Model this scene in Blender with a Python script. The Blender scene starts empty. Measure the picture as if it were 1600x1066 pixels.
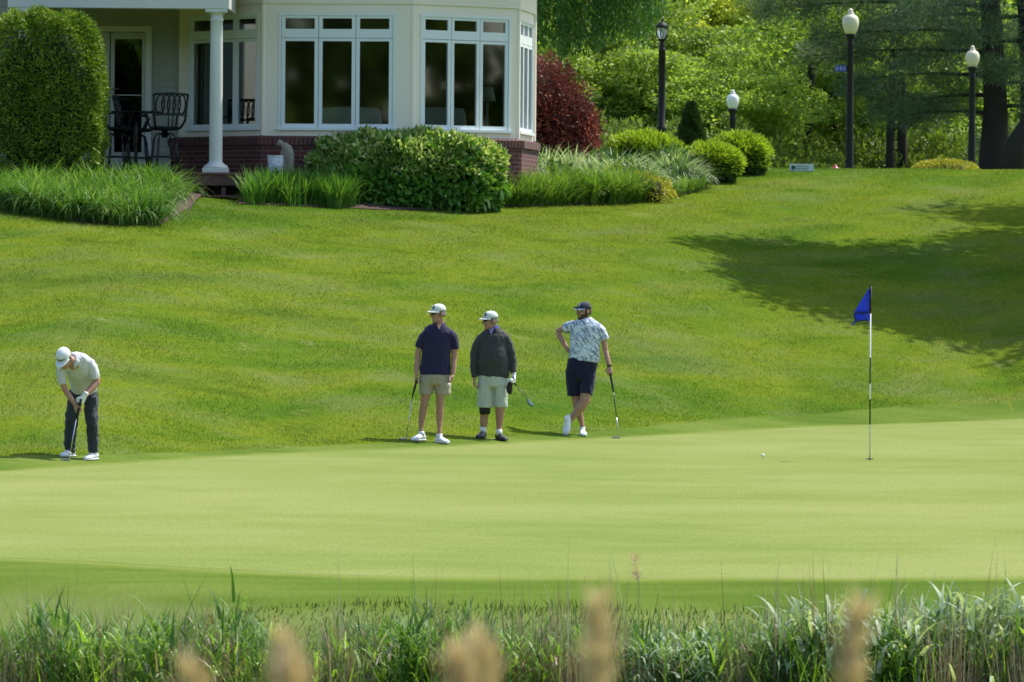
import bpy, math, random
import numpy as np
from mathutils import Vector, Matrix
R = math.radians
scene = bpy.context.scene
COL = scene.collection
rng = np.random.default_rng(7)
random.seed(7)

# ------------------------------------------------------------------ camera
F = 8500.0                      # focal length in pixels of the 1600 px wide photograph
CAM_Z, ROLL, PITCH = 2.6, R(0.45), math.atan(148 / F)
cam_d = bpy.data.cameras.new('camera'); cam = bpy.data.objects.new('camera', cam_d); COL.objects.link(cam)
cam_d.sensor_width = 36.0; cam_d.lens = 36.0 * F / 1600.0; cam_d.clip_start = 0.5; cam_d.clip_end = 2000
cam_d.dof.use_dof = True; cam_d.dof.focus_distance = 59.0; cam_d.dof.aperture_fstop = 9.5
c_, s_ = math.cos(ROLL), math.sin(ROLL)
up0 = Vector((0, math.sin(PITCH), math.cos(PITCH))); right0 = Vector((1, 0, 0)); fwd = Vector((0, math.cos(PITCH), -math.sin(PITCH)))
rr = right0 * c_ + up0 * s_; uu = up0 * c_ - right0 * s_
M = Matrix(((rr.x, uu.x, -fwd.x, 0), (rr.y, uu.y, -fwd.y, 0), (rr.z, uu.z, -fwd.z, CAM_Z), (0, 0, 0, 1)))
cam.matrix_world = M
scene.camera = cam

# ------------------------------------------------------------------ sky, sun, exposure
SUN_EL, SUN_AZ = R(57), R(36)            # azimuth measured from +X (picture right) towards +Y (away from the camera)
sd = Vector((math.cos(SUN_EL) * math.cos(SUN_AZ), math.cos(SUN_EL) * math.sin(SUN_AZ), math.sin(SUN_EL)))
world = bpy.data.worlds.new('World'); scene.world = world; world.use_nodes = True
wn = world.node_tree; bg = wn.nodes['Background']
sky = wn.nodes.new('ShaderNodeTexSky'); sky.sky_type = 'NISHITA'; sky.sun_disc = False
sky.sun_elevation = SUN_EL; sky.sun_rotation = math.pi / 2 - SUN_AZ
sky.air_density = 1.0; sky.dust_density = 1.5; sky.ozone_density = 1.0
wn.links.new(sky.outputs[0], bg.inputs[0]); bg.inputs[1].default_value = 0.15
sun_d = bpy.data.lights.new('sun', 'SUN'); sun = bpy.data.objects.new('sun', sun_d); COL.objects.link(sun)
sun_d.energy = 3.6; sun_d.angle = R(0.5); sun_d.color = (1.0, 0.95, 0.87)
sun.rotation_euler = sd.to_track_quat('Z', 'Y').to_euler(); sun.location = (30, 60, 60)
scene.view_settings.view_transform = 'Standard'; scene.view_settings.look = 'None'
scene.view_settings.exposure = 0.80; scene.view_settings.gamma = 1.0
scene.render.engine = 'CYCLES'
scene.cycles.max_bounces = 7; scene.cycles.diffuse_bounces = 3; scene.cycles.glossy_bounces = 3
scene.cycles.transmission_bounces = 4; scene.cycles.transparent_max_bounces = 12
scene.cycles.caustics_reflective = False; scene.cycles.caustics_refractive = False
scene.cycles.sample_clamp_indirect = 4.0

# ------------------------------------------------------------------ picture <-> place
def ray(px, py):
    dx, dy = px - 800.0, 533.0 - py
    return rr * dx + uu * dy + fwd * F
def P(px, py, Y):
    d = ray(px, py); t = Y / d.y
    return Vector((d.x * t, Y, CAM_Z + d.z * t))
def G0(px, py, z=0.0):
    d = ray(px, py); t = (z - CAM_Z) / d.z
    return (d.x * t, d.y * t)
def curve(pts, tail=None):
    q = sorted(G0(x, y) for x, y in pts)
    return np.array([a for a, b in q]), np.array([b for a, b in q])
far_x, far_y = curve([(0, 741), (200, 727), (400, 713), (630, 704), (800, 694), (1000, 683), (1250, 669), (1600, 660)])
def Yfar(X): return np.interp(X, np.r_[-24, -14, far_x, 11, 20], np.r_[50, 57, far_y, 81.5, 82])
nr_x, nr_y = curve([(0, 873), (150, 880), (300, 890), (600, 902), (1000, 905), (1600, 903)])
def Ynear(X): return np.interp(X, np.r_[-24, -8, nr_x, 10, 20], np.r_[49.5, 47.5, nr_y, 42.6, 44.0])
bk_x, bk_y = curve([(0, 903), (200, 915), (400, 929), (600, 935), (1600, 935)])
def Ybank(X): return np.interp(X, np.r_[-24, -8, bk_x, 10], np.r_[46, 44.2, bk_y, 40.4])
EOFF = np.array([-.06, -.03, 0, .03, .06])
def H(X, Y):
    X = np.asarray(X, float); Y = np.asarray(Y, float)
    X, Y = np.broadcast_arrays(X, Y)
    Y0 = Yfar(X) + 1.6; Y1 = np.interp(X, [-9, 9], [97, 105.5])
    u = (Y - Y0) / (Y1 - Y0)
    e = np.zeros_like(u)
    for o in EOFF:
        v = np.clip(u + o, 0, 1); e += v + .085 * np.sin(math.pi * v)
    z = 4.13 * e / 5
    z = z + np.where(u > 1, -.012 * np.clip(Y - Y1 - 2, 0, 120), 0)
    hill = np.clip(u * 5, 0, 1) * np.clip((1.05 - u) * 6, 0, 1)
    z = z + hill * (.022 * np.sin(X * .5 + Y * .2) + .03 * np.sin(X * .23 - Y * .42 + 1))
    z = z + .05 * np.clip(X - 4, 0, 8) * np.clip((Y - 50) / 30, 0, 1) * .2
    b = Ybank(X) - Y
    bb = .22 * np.log1p(np.exp(np.clip((b - .1) / .22, -20, 20))) + np.clip(b - 4.5, 0, None)
    z = z - np.minimum(bb * .25, 1.1 + .02 * bb)
    z = z - np.clip((33 - Y) * .12, 0, .6)
    z = np.where(Y < 6, z + np.clip((6 - Y) * .35, 0, 2.2), z)
    return z
def h(x, y): return float(H(x, y))
def G(px, py, lo=30, hi=125):
    d = ray(px, py); prev = None
    for Y in np.arange(lo, hi, .05):
        t = Y / d.y; z = CAM_Z + d.z * t; x = d.x * t
        if z < h(x, Y): return Vector((x, Y, h(x, Y)))
    return None

# ------------------------------------------------------------------ scene helpers
def tag(o, label=None, cat=None, group=None, kind=None):
    if label: o['label'] = label
    if cat: o['category'] = cat
    if group: o['group'] = group
    if kind: o['kind'] = kind
    return o
def empty(name, loc=(0, 0, 0), rz=0):
    o = bpy.data.objects.new(name, None); o.location = loc; o.rotation_euler = (0, 0, rz)
    o.empty_display_size = .2; COL.objects.link(o); return o
def link(name, me, mat=None, parent=None, loc=None, smooth=False):
    o = bpy.data.objects.new(name, me); COL.objects.link(o)
    if mat is not None and not me.materials: me.materials.append(mat)
    if parent is not None: o.parent = parent
    if loc is not None: o.location = loc
    if smooth:
        me.polygons.foreach_set('use_smooth', np.ones(len(me.polygons), bool))
    return o
def arr_mesh(name, V, Q):
    """V (n,3); Q (m,k) with one k for all"""
    V = np.ascontiguousarray(V, np.float32); Q = np.ascontiguousarray(Q, np.int32)
    me = bpy.data.meshes.new(name); me.vertices.add(len(V)); me.vertices.foreach_set('co', V.ravel())
    k = Q.shape[1]; me.loops.add(Q.size); me.loops.foreach_set('vertex_index', Q.ravel())
    me.polygons.add(len(Q)); me.polygons.foreach_set('loop_start', np.arange(0, Q.size, k, dtype=np.int32))
    me.update(calc_edges=True); me.validate(); return me
class MB:
    def __init__(s): s.v = []; s.f = []
    def add(s, V, Fc):
        b = len(s.v); s.v += [tuple(v) for v in V]; s.f += [tuple(i + b for i in f) for f in Fc]; return s
    def box(s, x0, x1, y0, y1, z0, z1, M=None):
        V = [Vector((x, y, z)) for x in (x0, x1) for y in (y0, y1) for z in (z0, z1)]
        if M is not None: V = [M @ v for v in V]
        return s.add(V, [(0, 1, 3, 2), (4, 6, 7, 5), (0, 4, 5, 1), (2, 3, 7, 6), (0, 2, 6, 4), (1, 5, 7, 3)])
    def lathe(s, prof, c=(0, 0, 0), n=16, M=None):
        V = []; Fc = []
        for r, z in prof:
            for k in range(n):
                a = 2 * math.pi * k / n; v = Vector((r * math.cos(a), r * math.sin(a), z))
                if M is not None: v = M @ v
                V.append(v + Vector(c))
        m = len(prof)
        for i in range(m - 1):
            for k in range(n):
                Fc.append((i * n + k, i * n + (k + 1) % n, (i + 1) * n + (k + 1) % n, (i + 1) * n + k))
        Fc.append(tuple(range(n - 1, -1, -1))); Fc.append(tuple((m - 1) * n + k for k in range(n)))
        return s.add(V, Fc)
    def loft(s, st, n=14, ref=(1, 0, 0), cap=0):
        """st: list of (point, ra, rb); ra along ref, rb across; cap>0 rounds the ends"""
        pts = [Vector(a[0]) for a in st]; ra = [a[1] for a in st]; rb = [a[2] if len(a) > 2 else a[1] for a in st]
        if cap:
            t0 = (pts[0] - pts[1]).normalized(); t1 = (pts[-1] - pts[-2]).normalized()
            P0, A0, B0 = pts[0].copy(), ra[0], rb[0]; P1, A1, B1 = pts[-1].copy(), ra[-1], rb[-1]
            for an in (35, 65, 84):
                c, si = math.cos(R(an)), math.sin(R(an))
                pts.insert(0, P0 + t0 * si * min(A0, B0) * cap); ra.insert(0, A0 * c); rb.insert(0, B0 * c)
                pts.append(P1 + t1 * si * min(A1, B1) * cap); ra.append(A1 * c); rb.append(B1 * c)
        V = []; m = len(pts); ref = Vector(ref)
        for i in range(m):
            t = (pts[min(i + 1, m - 1)] - pts[max(i - 1, 0)]).normalized()
            u = (ref - t * ref.dot(t))
            if u.length < .05: u = Vector((0, 0, 1)) - t * t.z
            u.normalize(); w = t.cross(u)
            for k in range(n):
                a = 2 * math.pi * k / n
                V.append(pts[i] + u * math.cos(a) * ra[i] + w * math.sin(a) * rb[i])
        Fc = [(i * n + k, i * n + (k + 1) % n, (i + 1) * n + (k + 1) % n, (i + 1) * n + k) for i in range(m - 1) for k in range(n)]
        Fc.append(tuple(range(n - 1, -1, -1))); Fc.append(tuple((m - 1) * n + k for k in range(n)))
        return s.add(V, Fc)
    def tube(s, pts, r, n=8, cap=0):
        if not isinstance(r, (list, tuple)): r = [r] * len(pts)
        return s.loft([(p, q, q) for p, q in zip(pts, r)], n=n, ref=(.3, .9, .1), cap=cap)
    def ball(s, c, rx, ry=None, rz=None, M=None, n=14):
        ry = ry or rx; rz = rz or rx; V = []; Fc = []; m = n // 2 + 1
        for i in range(m):
            p = math.pi * (i + .0) / (m - 1); p = min(max(p, .05), math.pi - .05)
            for k in range(n):
                a = 2 * math.pi * k / n
                v = Vector((rx * math.sin(p) * math.cos(a), ry * math.sin(p) * math.sin(a), -rz * math.cos(p)))
                if M is not None: v = M @ v
                V.append(v + Vector(c))
        Fc = [(i * n + k, i * n + (k + 1) % n, (i + 1) * n + (k + 1) % n, (i + 1) * n + k) for i in range(m - 1) for k in range(n)]
        Fc.append(tuple(range(n - 1, -1, -1))); Fc.append(tuple((m - 1) * n + k for k in range(n)))
        return s.add(V, Fc)
    def mesh(s, name):
        me = bpy.data.meshes.new(name); me.from_pydata(s.v, [], s.f); me.update(); return me
    def build(s, name, mat=None, parent=None, loc=None, smooth=False, bevel=0, auto=False):
        o = link(name, s.mesh(name), mat, parent, loc, smooth)
        if bevel:
            b = o.modifiers.new('bevel', 'BEVEL'); b.width = bevel; b.segments = 2; b.limit_method = 'ANGLE'
        return o
def copy_tree(o, parent=None):
    c = o.copy(); COL.objects.link(c)
    if parent is not None: c.parent = parent
    for ch in o.children: copy_tree(ch, c)
    return c

# ------------------------------------------------------------------ materials
def mat(name):
    m = bpy.data.materials.new(name); m.use_nodes = True; m.node_tree.nodes.clear(); return m, NT(m.node_tree)
class NT:
    def __init__(s, t): s.t = t
    def n(s, typ, ins=None, **kw):
        d = s.t.nodes.new(typ)
        for k, v in kw.items(): setattr(d, k, v)
        for k, v in (ins or {}).items():
            if isinstance(v, bpy.types.NodeSocket): s.t.links.new(v, d.inputs[k])
            else:
                if isinstance(v, tuple) and len(v) == 3 and d.inputs[k].type == 'RGBA': v = v + (1,)
                d.inputs[k].default_value = v
        return d
    def coord(s, which='Object'): return s.n('ShaderNodeTexCoord').outputs[which]
    def mapping(s, vec, scale=(1, 1, 1), rot=(0, 0, 0), loc=(0, 0, 0)):
        return s.n('ShaderNodeMapping', {'Vector': vec, 'Scale': scale, 'Rotation': rot, 'Location': loc}).outputs[0]
    def noise(s, vec, scale, detail=3, rough=.55, dist=0):
        return s.n('ShaderNodeTexNoise', {'Vector': vec, 'Scale': scale, 'Detail': detail, 'Roughness': rough, 'Distortion': dist}).outputs['Fac']
    def ramp(s, fac, stops, interp='LINEAR'):
        d = s.n('ShaderNodeValToRGB', {'Fac': fac}); e = d.color_ramp; e.interpolation = interp
        while len(e.elements) < len(stops): e.elements.new(.5)
        for el, (p, c) in zip(e.elements, stops):
            el.position = p; el.color = (c, c, c, 1) if isinstance(c, (int, float)) else tuple(c) + (1,)
        return d.outputs[0]
    def mix(s, f, a, b, mode='MIX'):
        d = s.n('ShaderNodeMix', data_type='RGBA', blend_type=mode)
        for i, v in ((0, f), (6, a), (7, b)):
            if isinstance(v, bpy.types.NodeSocket): s.t.links.new(v, d.inputs[i])
            else: d.inputs[i].default_value = v if i == 0 else (tuple(v) + (1,) if len(v) == 3 else v)
        return d.outputs[2]
    def math(s, op, a, b=0.0, c=None):
        d = s.n('ShaderNodeMath', operation=op)
        for i, v in enumerate((a, b, c)):
            if v is None: continue
            if isinstance(v, bpy.types.NodeSocket): s.t.links.new(v, d.inputs[i])
            else: d.inputs[i].default_value = v
        return d.outputs[0]
    def bump(s, height, strength=.3, dist=.01):
        return s.n('ShaderNodeBump', {'Height': height, 'Strength': strength, 'Distance': dist}).outputs[0]
    def out(s, sh): s.n('ShaderNodeOutputMaterial', {'Surface': sh})
    def bsdf(s, color, rough=.6, normal=None, metal=0, spec=.5, **kw):
        ins = {'Base Color': color, 'Roughness': rough, 'Metallic': metal, 'Specular IOR Level': spec}
        ins.update(kw)
        d = s.n('ShaderNodeBsdfPrincipled', ins)
        if normal is not None: s.t.links.new(normal, d.inputs['Normal'])
        return d.outputs[0]
def simple(name, color, rough=.6, metal=0, spec=.5, var=.12, vs=6, bump=0, bs=40, bd=.004):
    m, t = mat(name); c = t.coord()
    n = t.noise(c, vs, 4)
    a = tuple(x * (1 - var) for x in color); b = tuple(min(1, x * (1 + var)) for x in color)
    colr = t.mix(n, a, b); nn = None
    if bump: nn = t.bump(t.noise(c, bs, 3), bump, bd)
    t.out(t.bsdf(colr, rough, nn, metal, spec)); return m
LEAF_K = 1.55
def leafmat(name, cols, trans=.35, rough=.5, clump=.5, cs=1.2, spec=.3):
    """cols: list of linear rgb, spread per leaf and per clump"""
    m, t = mat(name)
    rnd = t.n('ShaderNodeNewGeometry').outputs['Random Per Island']
    cl = t.noise(t.coord(), cs, 2)
    cl = t.n('ShaderNodeMapRange', {0: cl, 1: .3, 2: .7}).outputs[0]
    f = t.math('ADD', t.math('MULTIPLY', rnd, 1 - clump), t.math('MULTIPLY', cl, clump))
    cols = [tuple(min(.75, c * LEAF_K) for c in q) for q in cols]; k = len(cols); col = t.ramp(f, [(i / (k - 1) if k > 1 else 0, c) for i, c in enumerate(cols)])
    p = t.bsdf(col, rough, None, 0, spec)
    tc = t.mix(1.0, col, (1.15, 1.2, .55), 'MULTIPLY')
    tr = t.n('ShaderNodeBsdfTranslucent', {'Color': tc}).outputs[0]
    t.out(t.n('ShaderNodeMixShader', {0: trans, 1: p, 2: tr}).outputs[0]); return m

def lawn_nodes(t, vec):
    """colour of the rough grass from its place on the ground"""
    flat = t.mapping(vec, (1, 1, 0)); rv = t.mapping(flat, (1, 1, 1), (0, 0, R(-52))); rv2 = t.mapping(flat, (1, 1, 1), (0, 0, R(-46)))
    a = t.noise(t.mapping(rv, (.11, .36, 1), (0, 0, 0), (3.1, 1.7, 0)), 1.0, 4, .6, .3)
    b = t.noise(t.mapping(rv2, (.42, .95, 1)), 1.0, 5, .65, .4)
    c = t.noise(vec, 5.5, 4, .7)
    col = t.ramp(a, [(.30, (.048, .102, .012)), (.43, (.074, .128, .012)), (.53, (.110, .150, .014)), (.62, (.092, .134, .018)), (.72, (.066, .112, .022))])
    col = t.mix(t.n('ShaderNodeMapRange', {0: b, 1: .48, 2: .70, 3: 0.0, 4: .6}).outputs[0], col, (.122, .146, .052))
    col = t.mix(t.n('ShaderNodeMapRange', {0: b, 1: .44, 2: .30, 3: 0.0, 4: .8}).outputs[0], col, (.052, .092, .010))
    dry = t.noise(t.mapping(rv2, (.8, 1.3, 1), (0, 0, 0), (7, 3, 0)), 1.0, 5, .7, .8)
    col = t.mix(t.n('ShaderNodeMapRange', {0: dry, 1: .61, 2: .73, 3: 0.0, 4: .45}).outputs[0], col, (.21, .21, .09))
    col = t.mix(t.n('ShaderNodeMapRange', {0: c, 1: .3, 2: .75, 3: 0.0, 4: .35}).outputs[0], col, t.mix(1.0, col, (1.5, 1.4, 1.5), 'MULTIPLY'))
    return col
def lawn_mat():
    m, t = mat('lawn'); v = t.coord(); col = lawn_nodes(t, v)
    hh = t.noise(v, 30, 4, .8)
    col = t.mix(t.n('ShaderNodeMapRange', {0: hh, 1: .35, 2: .65}).outputs[0], t.mix(1.0, col, (.96, .97, .95), 'MULTIPLY'), col)
    t.out(t.bsdf(col, 1.0, None, 0, .0)); return m
def blade_lawn_mat():
    m, t = mat('lawn_blades'); v = t.coord(); col = lawn_nodes(t, v)
    rnd = t.n('ShaderNodeNewGeometry').outputs['Random Per Island']
    k = t.ramp(rnd, [(0, (1.05, 1.1, .9)), (.6, (1.35, 1.35, 1.2)), (.9, (1.6, 1.52, 1.5)), (1, (2.3, 2.0, 2.6))])
    col = t.mix(1.0, col, k, 'MULTIPLY')
    p = t.bsdf(col, .6, None, 0, .12)
    tr = t.n('ShaderNodeBsdfTranslucent', {'Color': t.mix(1.0, col, (1.2, 1.25, .6), 'MULTIPLY')}).outputs[0]
    t.out(t.n('ShaderNodeMixShader', {0: .5, 1: p, 2: tr}).outputs[0]); return m
def turf_mat(name, base, hi, lo, sx=.25, sy=.9, fine=26, bst=.25):
    m, t = mat(name); v = t.coord()
    a = t.noise(t.mapping(v, (sx * .5, sy * .35, 1), (0, 0, .06)), 1.0, 3, .55, .4)
    b = t.noise(t.mapping(v, (sx * 2, sy * 1.6, 1), (0, 0, .05), (3, 9, 0)), 1.0, 4, .6, .5)
    d = t.noise(v, fine, 4, .75)
    col = t.ramp(a, [(.34, lo), (.5, base), (.64, hi)])
    col = t.mix(t.n('ShaderNodeMapRange', {0: b, 1: .45, 2: .72, 3: 0.0, 4: .6}).outputs[0], col, hi)
    col = t.mix(t.n('ShaderNodeMapRange', {0: b, 1: .46, 2: .28, 3: 0.0, 4: .5}).outputs[0], col, lo)
    col = t.mix(t.n('ShaderNodeMapRange', {0: d, 1: .3, 2: .7, 3: .0, 4: .3}).outputs[0], col, t.mix(1.0, col, (.72, .76, .7), 'MULTIPLY'))
    gr = t.noise(t.mapping(v, (34, 3.2, 1)), 1.0, 3, .7)
    col = t.mix(t.n('ShaderNodeMapRange', {0: gr, 1: .38, 2: .62}).outputs[0], t.mix(1.0, col, (.91, .93, .90), 'MULTIPLY'), t.mix(1.0, col, (1.05, 1.04, 1.06), 'MULTIPLY'))
    t.out(t.bsdf(col, 1.0, t.bump(d, bst, .01), 0, .0)); return m

# ------------------------------------------------------------------ plant geometry
def leaves(C, N, L, W, jit=.6):
    """rhombic leaves at C whose long axis runs along N plus jitter"""
    n = len(C); N = N + rng.normal(0, jit, (n, 3)); N /= np.linalg.norm(N, axis=1, keepdims=True) + 1e-9
    T = rng.normal(0, 1, (n, 3)); S = np.cross(N, T); S /= np.linalg.norm(S, axis=1, keepdims=True) + 1e-9
    L = (L * rng.uniform(.6, 1.3, n))[:, None]; W = (W * rng.uniform(.7, 1.2, n))[:, None]
    V = np.stack([C, C + N * L * .45 + S * W * .5, C + N * L, C + N * L * .45 - S * W * .5], 1).reshape(-1, 3)
    return V, np.arange(4 * n).reshape(-1, 4)
def blades(B, L, W, th0, th1, segs=4, az=None):
    """ribbons from B: length L, angle from upright th0 at the foot, plus th1 by the tip"""
    n = len(B); az = rng.uniform(0, 2 * math.pi, n) if az is None else az
    d = np.stack([np.cos(az), np.sin(az), np.zeros(n)], 1)
    fa = az + rng.uniform(.9, 2.2, n); sdir = np.stack([np.cos(fa), np.sin(fa), np.zeros(n)], 1)
    p = B.copy(); V = []
    for i in range(segs + 1):
        t = i / segs; w = W * (1 - t ** 2.2) * .5 + .0004
        V.append(p - sdir * w[:, None]); V.append(p + sdir * w[:, None])
        a = th0 + th1 * (t + .5 / segs)
        st = (L / segs)[:, None]
        p = p + (d * np.sin(a)[:, None] + np.array([0, 0, 1.])[None] * np.cos(a)[:, None]) * st
    V = np.stack(V, 1); k = 2 * (segs + 1); V = V.reshape(-1, 3)
    q = np.array([[2 * i, 2 * i + 1, 2 * i + 3, 2 * i + 2] for i in range(segs)])
    Q = (np.arange(n)[:, None, None] * k + q[None]).reshape(-1, 4)
    return V, Q
def join(parts):
    V = []; Q = []; b = 0
    for v, q in parts: V.append(v); Q.append(q + b); b += len(v)
    return np.concatenate(V), np.concatenate(Q)
def sphere_dirs(n):
    v = rng.normal(0, 1, (n, 3)); return v / np.linalg.norm(v, axis=1, keepdims=True)
def dmesh(name, parts, m=None):
    V, Q = join(parts); me = arr_mesh(name, V, Q)
    if m: me.materials.append(m)
    return me
# ================================================================== the ground
M_lawn = lawn_mat()
xs = np.unique(np.r_[np.linspace(-90, -16, 20), np.arange(-16, 20.01, .2), np.linspace(20, 100, 20)])
ys = np.unique(np.r_[np.arange(-30, 34, 2.), np.arange(34, 44, .1), np.arange(44, 70, .5), np.arange(70, 112, .25), np.linspace(112, 330, 40)])
XX, YY = np.meshgrid(xs, ys); ZZ = H(XX, YY)
nx, ny = len(xs), len(ys)
idx = np.arange(nx * ny).reshape(ny, nx)
Q = np.stack([idx[:-1, :-1], idx[:-1, 1:], idx[1:, 1:], idx[1:, :-1]], -1).reshape(-1, 4)
g = link('lawn', arr_mesh('lawn', np.stack([XX, YY, ZZ], -1).reshape(-1, 3), Q), M_lawn, smooth=True); tag(g, kind='structure')
def sheet(name, xr, yn, yf, off, m, ny=60, nx=140):
    X = np.linspace(*xr, nx); t = np.linspace(0, 1, ny)
    A, B = yn(X), yf(X); YY = A[None] + (B - A)[None] * t[:, None]; XX = np.broadcast_to(X, YY.shape)
    ZZ = H(XX, YY) + off
    YY = np.vstack([YY[:1] - .05, YY, YY[-1:] + .05]); XX = np.vstack([XX[:1], XX, XX[-1:]]); ZZ = np.vstack([ZZ[:1] - off - .02, ZZ, ZZ[-1:] - off - .02]); ny = ny + 2
    idx = np.arange(nx * ny).reshape(ny, nx); Q = np.stack([idx[:-1, :-1], idx[:-1, 1:], idx[1:, 1:], idx[1:, :-1]], -1).reshape(-1, 4)
    o = link(name, arr_mesh(name, np.stack([XX, YY, ZZ], -1).reshape(-1, 3), Q), m, smooth=True); tag(o, kind='structure'); return o
ffp = sorted((p.x, p.y) for p in [G(x, y) for x, y in [(0, 716), (200, 712), (400, 702), (640, 691), (800, 684), (900, 678), (1000, 668), (1100, 657), (1200, 650), (1350, 641), (1600, 623)]])
fx = [a for a, b in ffp]; fy = [b for a, b in ffp]
def Yfringe(X): return np.interp(X, [-14] + fx + [12], [fy[0] - 3] + fy + [fy[-1] + .5])
def wob(f, a, s, ph=0): return lambda X: f(X) + a * np.sin(X * s + ph) + a * .5 * np.sin(X * s * 2.7 + ph * 2)
M_green = turf_mat('putting_turf', (.198, .236, .070), (.228, .258, .090), (.165, .214, .055), .3, .5)
M_bank = turf_mat('bank_turf', (.135, .185, .030), (.18, .22, .045), (.095, .145, .022), .5, 1.2, 18, .4)
M_fringe = turf_mat('fringe_turf', (.100, .155, .026), (.138, .182, .040), (.074, .126, .018), .3, 1.2, 18, .5)
fo = sheet('fringe', (-13.5, 11.5), lambda X: np.full_like(X, 37.4), wob(Yfringe, .12, 1.1, 1), .004, M_fringe, 420, 160)
GN, GF = wob(Ynear, .06, 1.6), wob(Yfar, .05, 1.4, 2)
co = np.empty(len(fo.data.vertices) * 3, np.float32); fo.data.vertices.foreach_get('co', co); co = co.reshape(-1, 3)
dd_ = np.maximum(GN(co[:, 0]) - co[:, 1], co[:, 1] - GF(co[:, 0]))      # metres outside the cut of the green
at_ = fo.data.attributes.new('cut', 'FLOAT', 'POINT'); at_.data.foreach_set('value', np.clip(dd_, -1, 3).astype(np.float32))
nt = M_fringe.node_tree; T_ = NT(nt); bs = [n for n in nt.nodes if n.type == 'BSDF_PRINCIPLED'][0]; src = bs.inputs['Base Color'].links[0].from_socket
v_ = T_.coord(); cut = T_.n('ShaderNodeAttribute', attribute_name='cut').outputs['Fac']
nz_ = T_.noise(T_.mapping(v_, (2.2, 1.2, 1)), 1.0, 5, .7)
f_ = T_.n('ShaderNodeMapRange', {0: T_.math('ADD', cut, T_.math('MULTIPLY', T_.math('SUBTRACT', nz_, .5), .5)), 1: -.15, 2: .55}).outputs[0]
rgh = fo.data.attributes.new('rough', 'FLOAT', 'POINT'); rgh.data.foreach_set('value', np.clip(Ybank(co[:, 0]) - co[:, 1], -1, 2).astype(np.float32))
ra_ = T_.n('ShaderNodeAttribute', attribute_name='rough').outputs['Fac']; rf_ = T_.n('ShaderNodeMapRange', {0: T_.math('ADD', ra_, T_.math('MULTIPLY', T_.math('SUBTRACT', nz_, .5), .5)), 1: .25, 2: .6}).outputs[0]
src = T_.mix(rf_, src, T_.mix(nz_, (.115, .16, .035), (.165, .205, .065)))
nt.links.new(T_.mix(f_, T_.mix(T_.noise(v_, 5, 3), (.175, .215, .048), (.215, .248, .066)), src), bs.inputs['Base Color'])
sheet('putting_green', (-13.2, 11.2), wob(Ynear, .06, 1.6), wob(Yfar, .05, 1.4, 2), .008, M_green, 140, 160)
m, t = mat('pond_water'); v = t.coord()
t.out(t.bsdf((.02, .03, .02), .08, t.bump(t.noise(v, 3, 3), .15, .02), 0, .5))
link('pond_water', MB().box(-60, 60, 8, 33.2, -1.9, -1.45).mesh('pond_water'), m); tag(bpy.data.objects['pond_water'], kind='structure')

# real grass on the hill, short and uneven
M_blade = blade_lawn_mat()
def scatter(n, xr, yr, keep=None):
    X = rng.uniform(*xr, n); Y = rng.uniform(*yr, n)
    # frustum only, a little wider
    k = np.abs(X) < (.0945 * Y + .8)
    if keep is not None: k &= keep(X, Y)
    return X[k], Y[k]
def lawn_ok(X, Y): return Y > Yfringe(X) + .05 * np.sin(X * 9)
X, Y = scatter(1250000, (-11, 11), (60, 106), lawn_ok)
dens = .5 + .5 * np.sin(X * 1.7 + np.sin(Y * 2.1)) * np.sin(Y * 1.3 + X * .4)
k = rng.random(len(X)) < .85 + .15 * dens; X, Y = X[k], Y[k]
B = np.stack([X, Y, H(X, Y) - .004], 1); n = len(B)
hh = rng.uniform(.020, .038, n) * (1 + .35 * np.sin(X * 2.3 + Y) * np.sin(Y * 1.9 - X))
V, Q = blades(B, hh, rng.uniform(.007, .013, n), rng.uniform(0, .6, n), rng.uniform(.2, 1.1, n), 1)
o = link('lawn_grass', arr_mesh('lawn_grass', V, Q), M_blade)
tag(o, 'short uneven sunlit grass covering the sloping lawn', 'grass', kind='stuff')

# the wooded bank across the pond, behind the camera: the windows mirror it
# ================================================================== the house
m, t = mat('painted_trim'); v = t.coord()
t.out(t.bsdf(t.mix(t.noise(v, 1.4, 4), (.84, .77, .64), (.87, .80, .67)), .6, t.bump(t.noise(v, 60, 2), .05, .002), 0, .3)); M_wall = m
M_sash = simple('sash_paint', (.74, .80, .80), .35, var=.04)
M_trim = simple('column_paint', (.64, .65, .60), .45, var=.05, vs=3)
M_siding = simple('siding_paint', (.34, .355, .30), .6, var=.07, vs=2, bump=.1, bs=80, bd=.002)
m, t = mat('brick'); v = t.coord('UV')
br = t.n('ShaderNodeTexBrick', {'Vector': v, 'Color1': (.17, .045, .035), 'Color2': (.10, .026, .024), 'Mortar': (.20, .17, .15), 'Scale': 1.0, 'Mortar Size': .007, 'Mortar Smooth': .2, 'Bias': 0, 'Brick Width': .215, 'Row Height': .075})
nz = t.noise(v, 9, 4, .7)
col = t.mix(t.n('ShaderNodeMapRange', {0: nz, 1: .3, 2: .7, 3: 0, 4: .5}).outputs[0], br.outputs[0], t.mix(1.0, br.outputs[0], (.5, .5, .55), 'MULTIPLY'))
t.out(t.bsdf(col, .85, t.bump(t.math('SUBTRACT', nz, t.math('MULTIPLY', br.outputs[1], 2)), .5, .006))); M_brick = m
m, t = mat('rowlock_brick'); v = t.coord('UV')
br = t.n('ShaderNodeTexBrick', {'Vector': v, 'Color1': (.15, .045, .035), 'Color2': (.085, .03, .027), 'Mortar': (.22, .19, .17), 'Scale': 1.0, 'Mortar Size': .006, 'Mortar Smooth': .2, 'Bias': 0, 'Brick Width': .075, 'Row Height': .5, })
br.offset = 0
t.out(t.bsdf(t.mix(t.noise(v, 7, 3), t.mix(1., br.outputs[0], (.65, .65, .65), 'MULTIPLY'), br.outputs[0]), .85, t.bump(br.outputs[1], -.5, .006))); M_row = m
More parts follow.
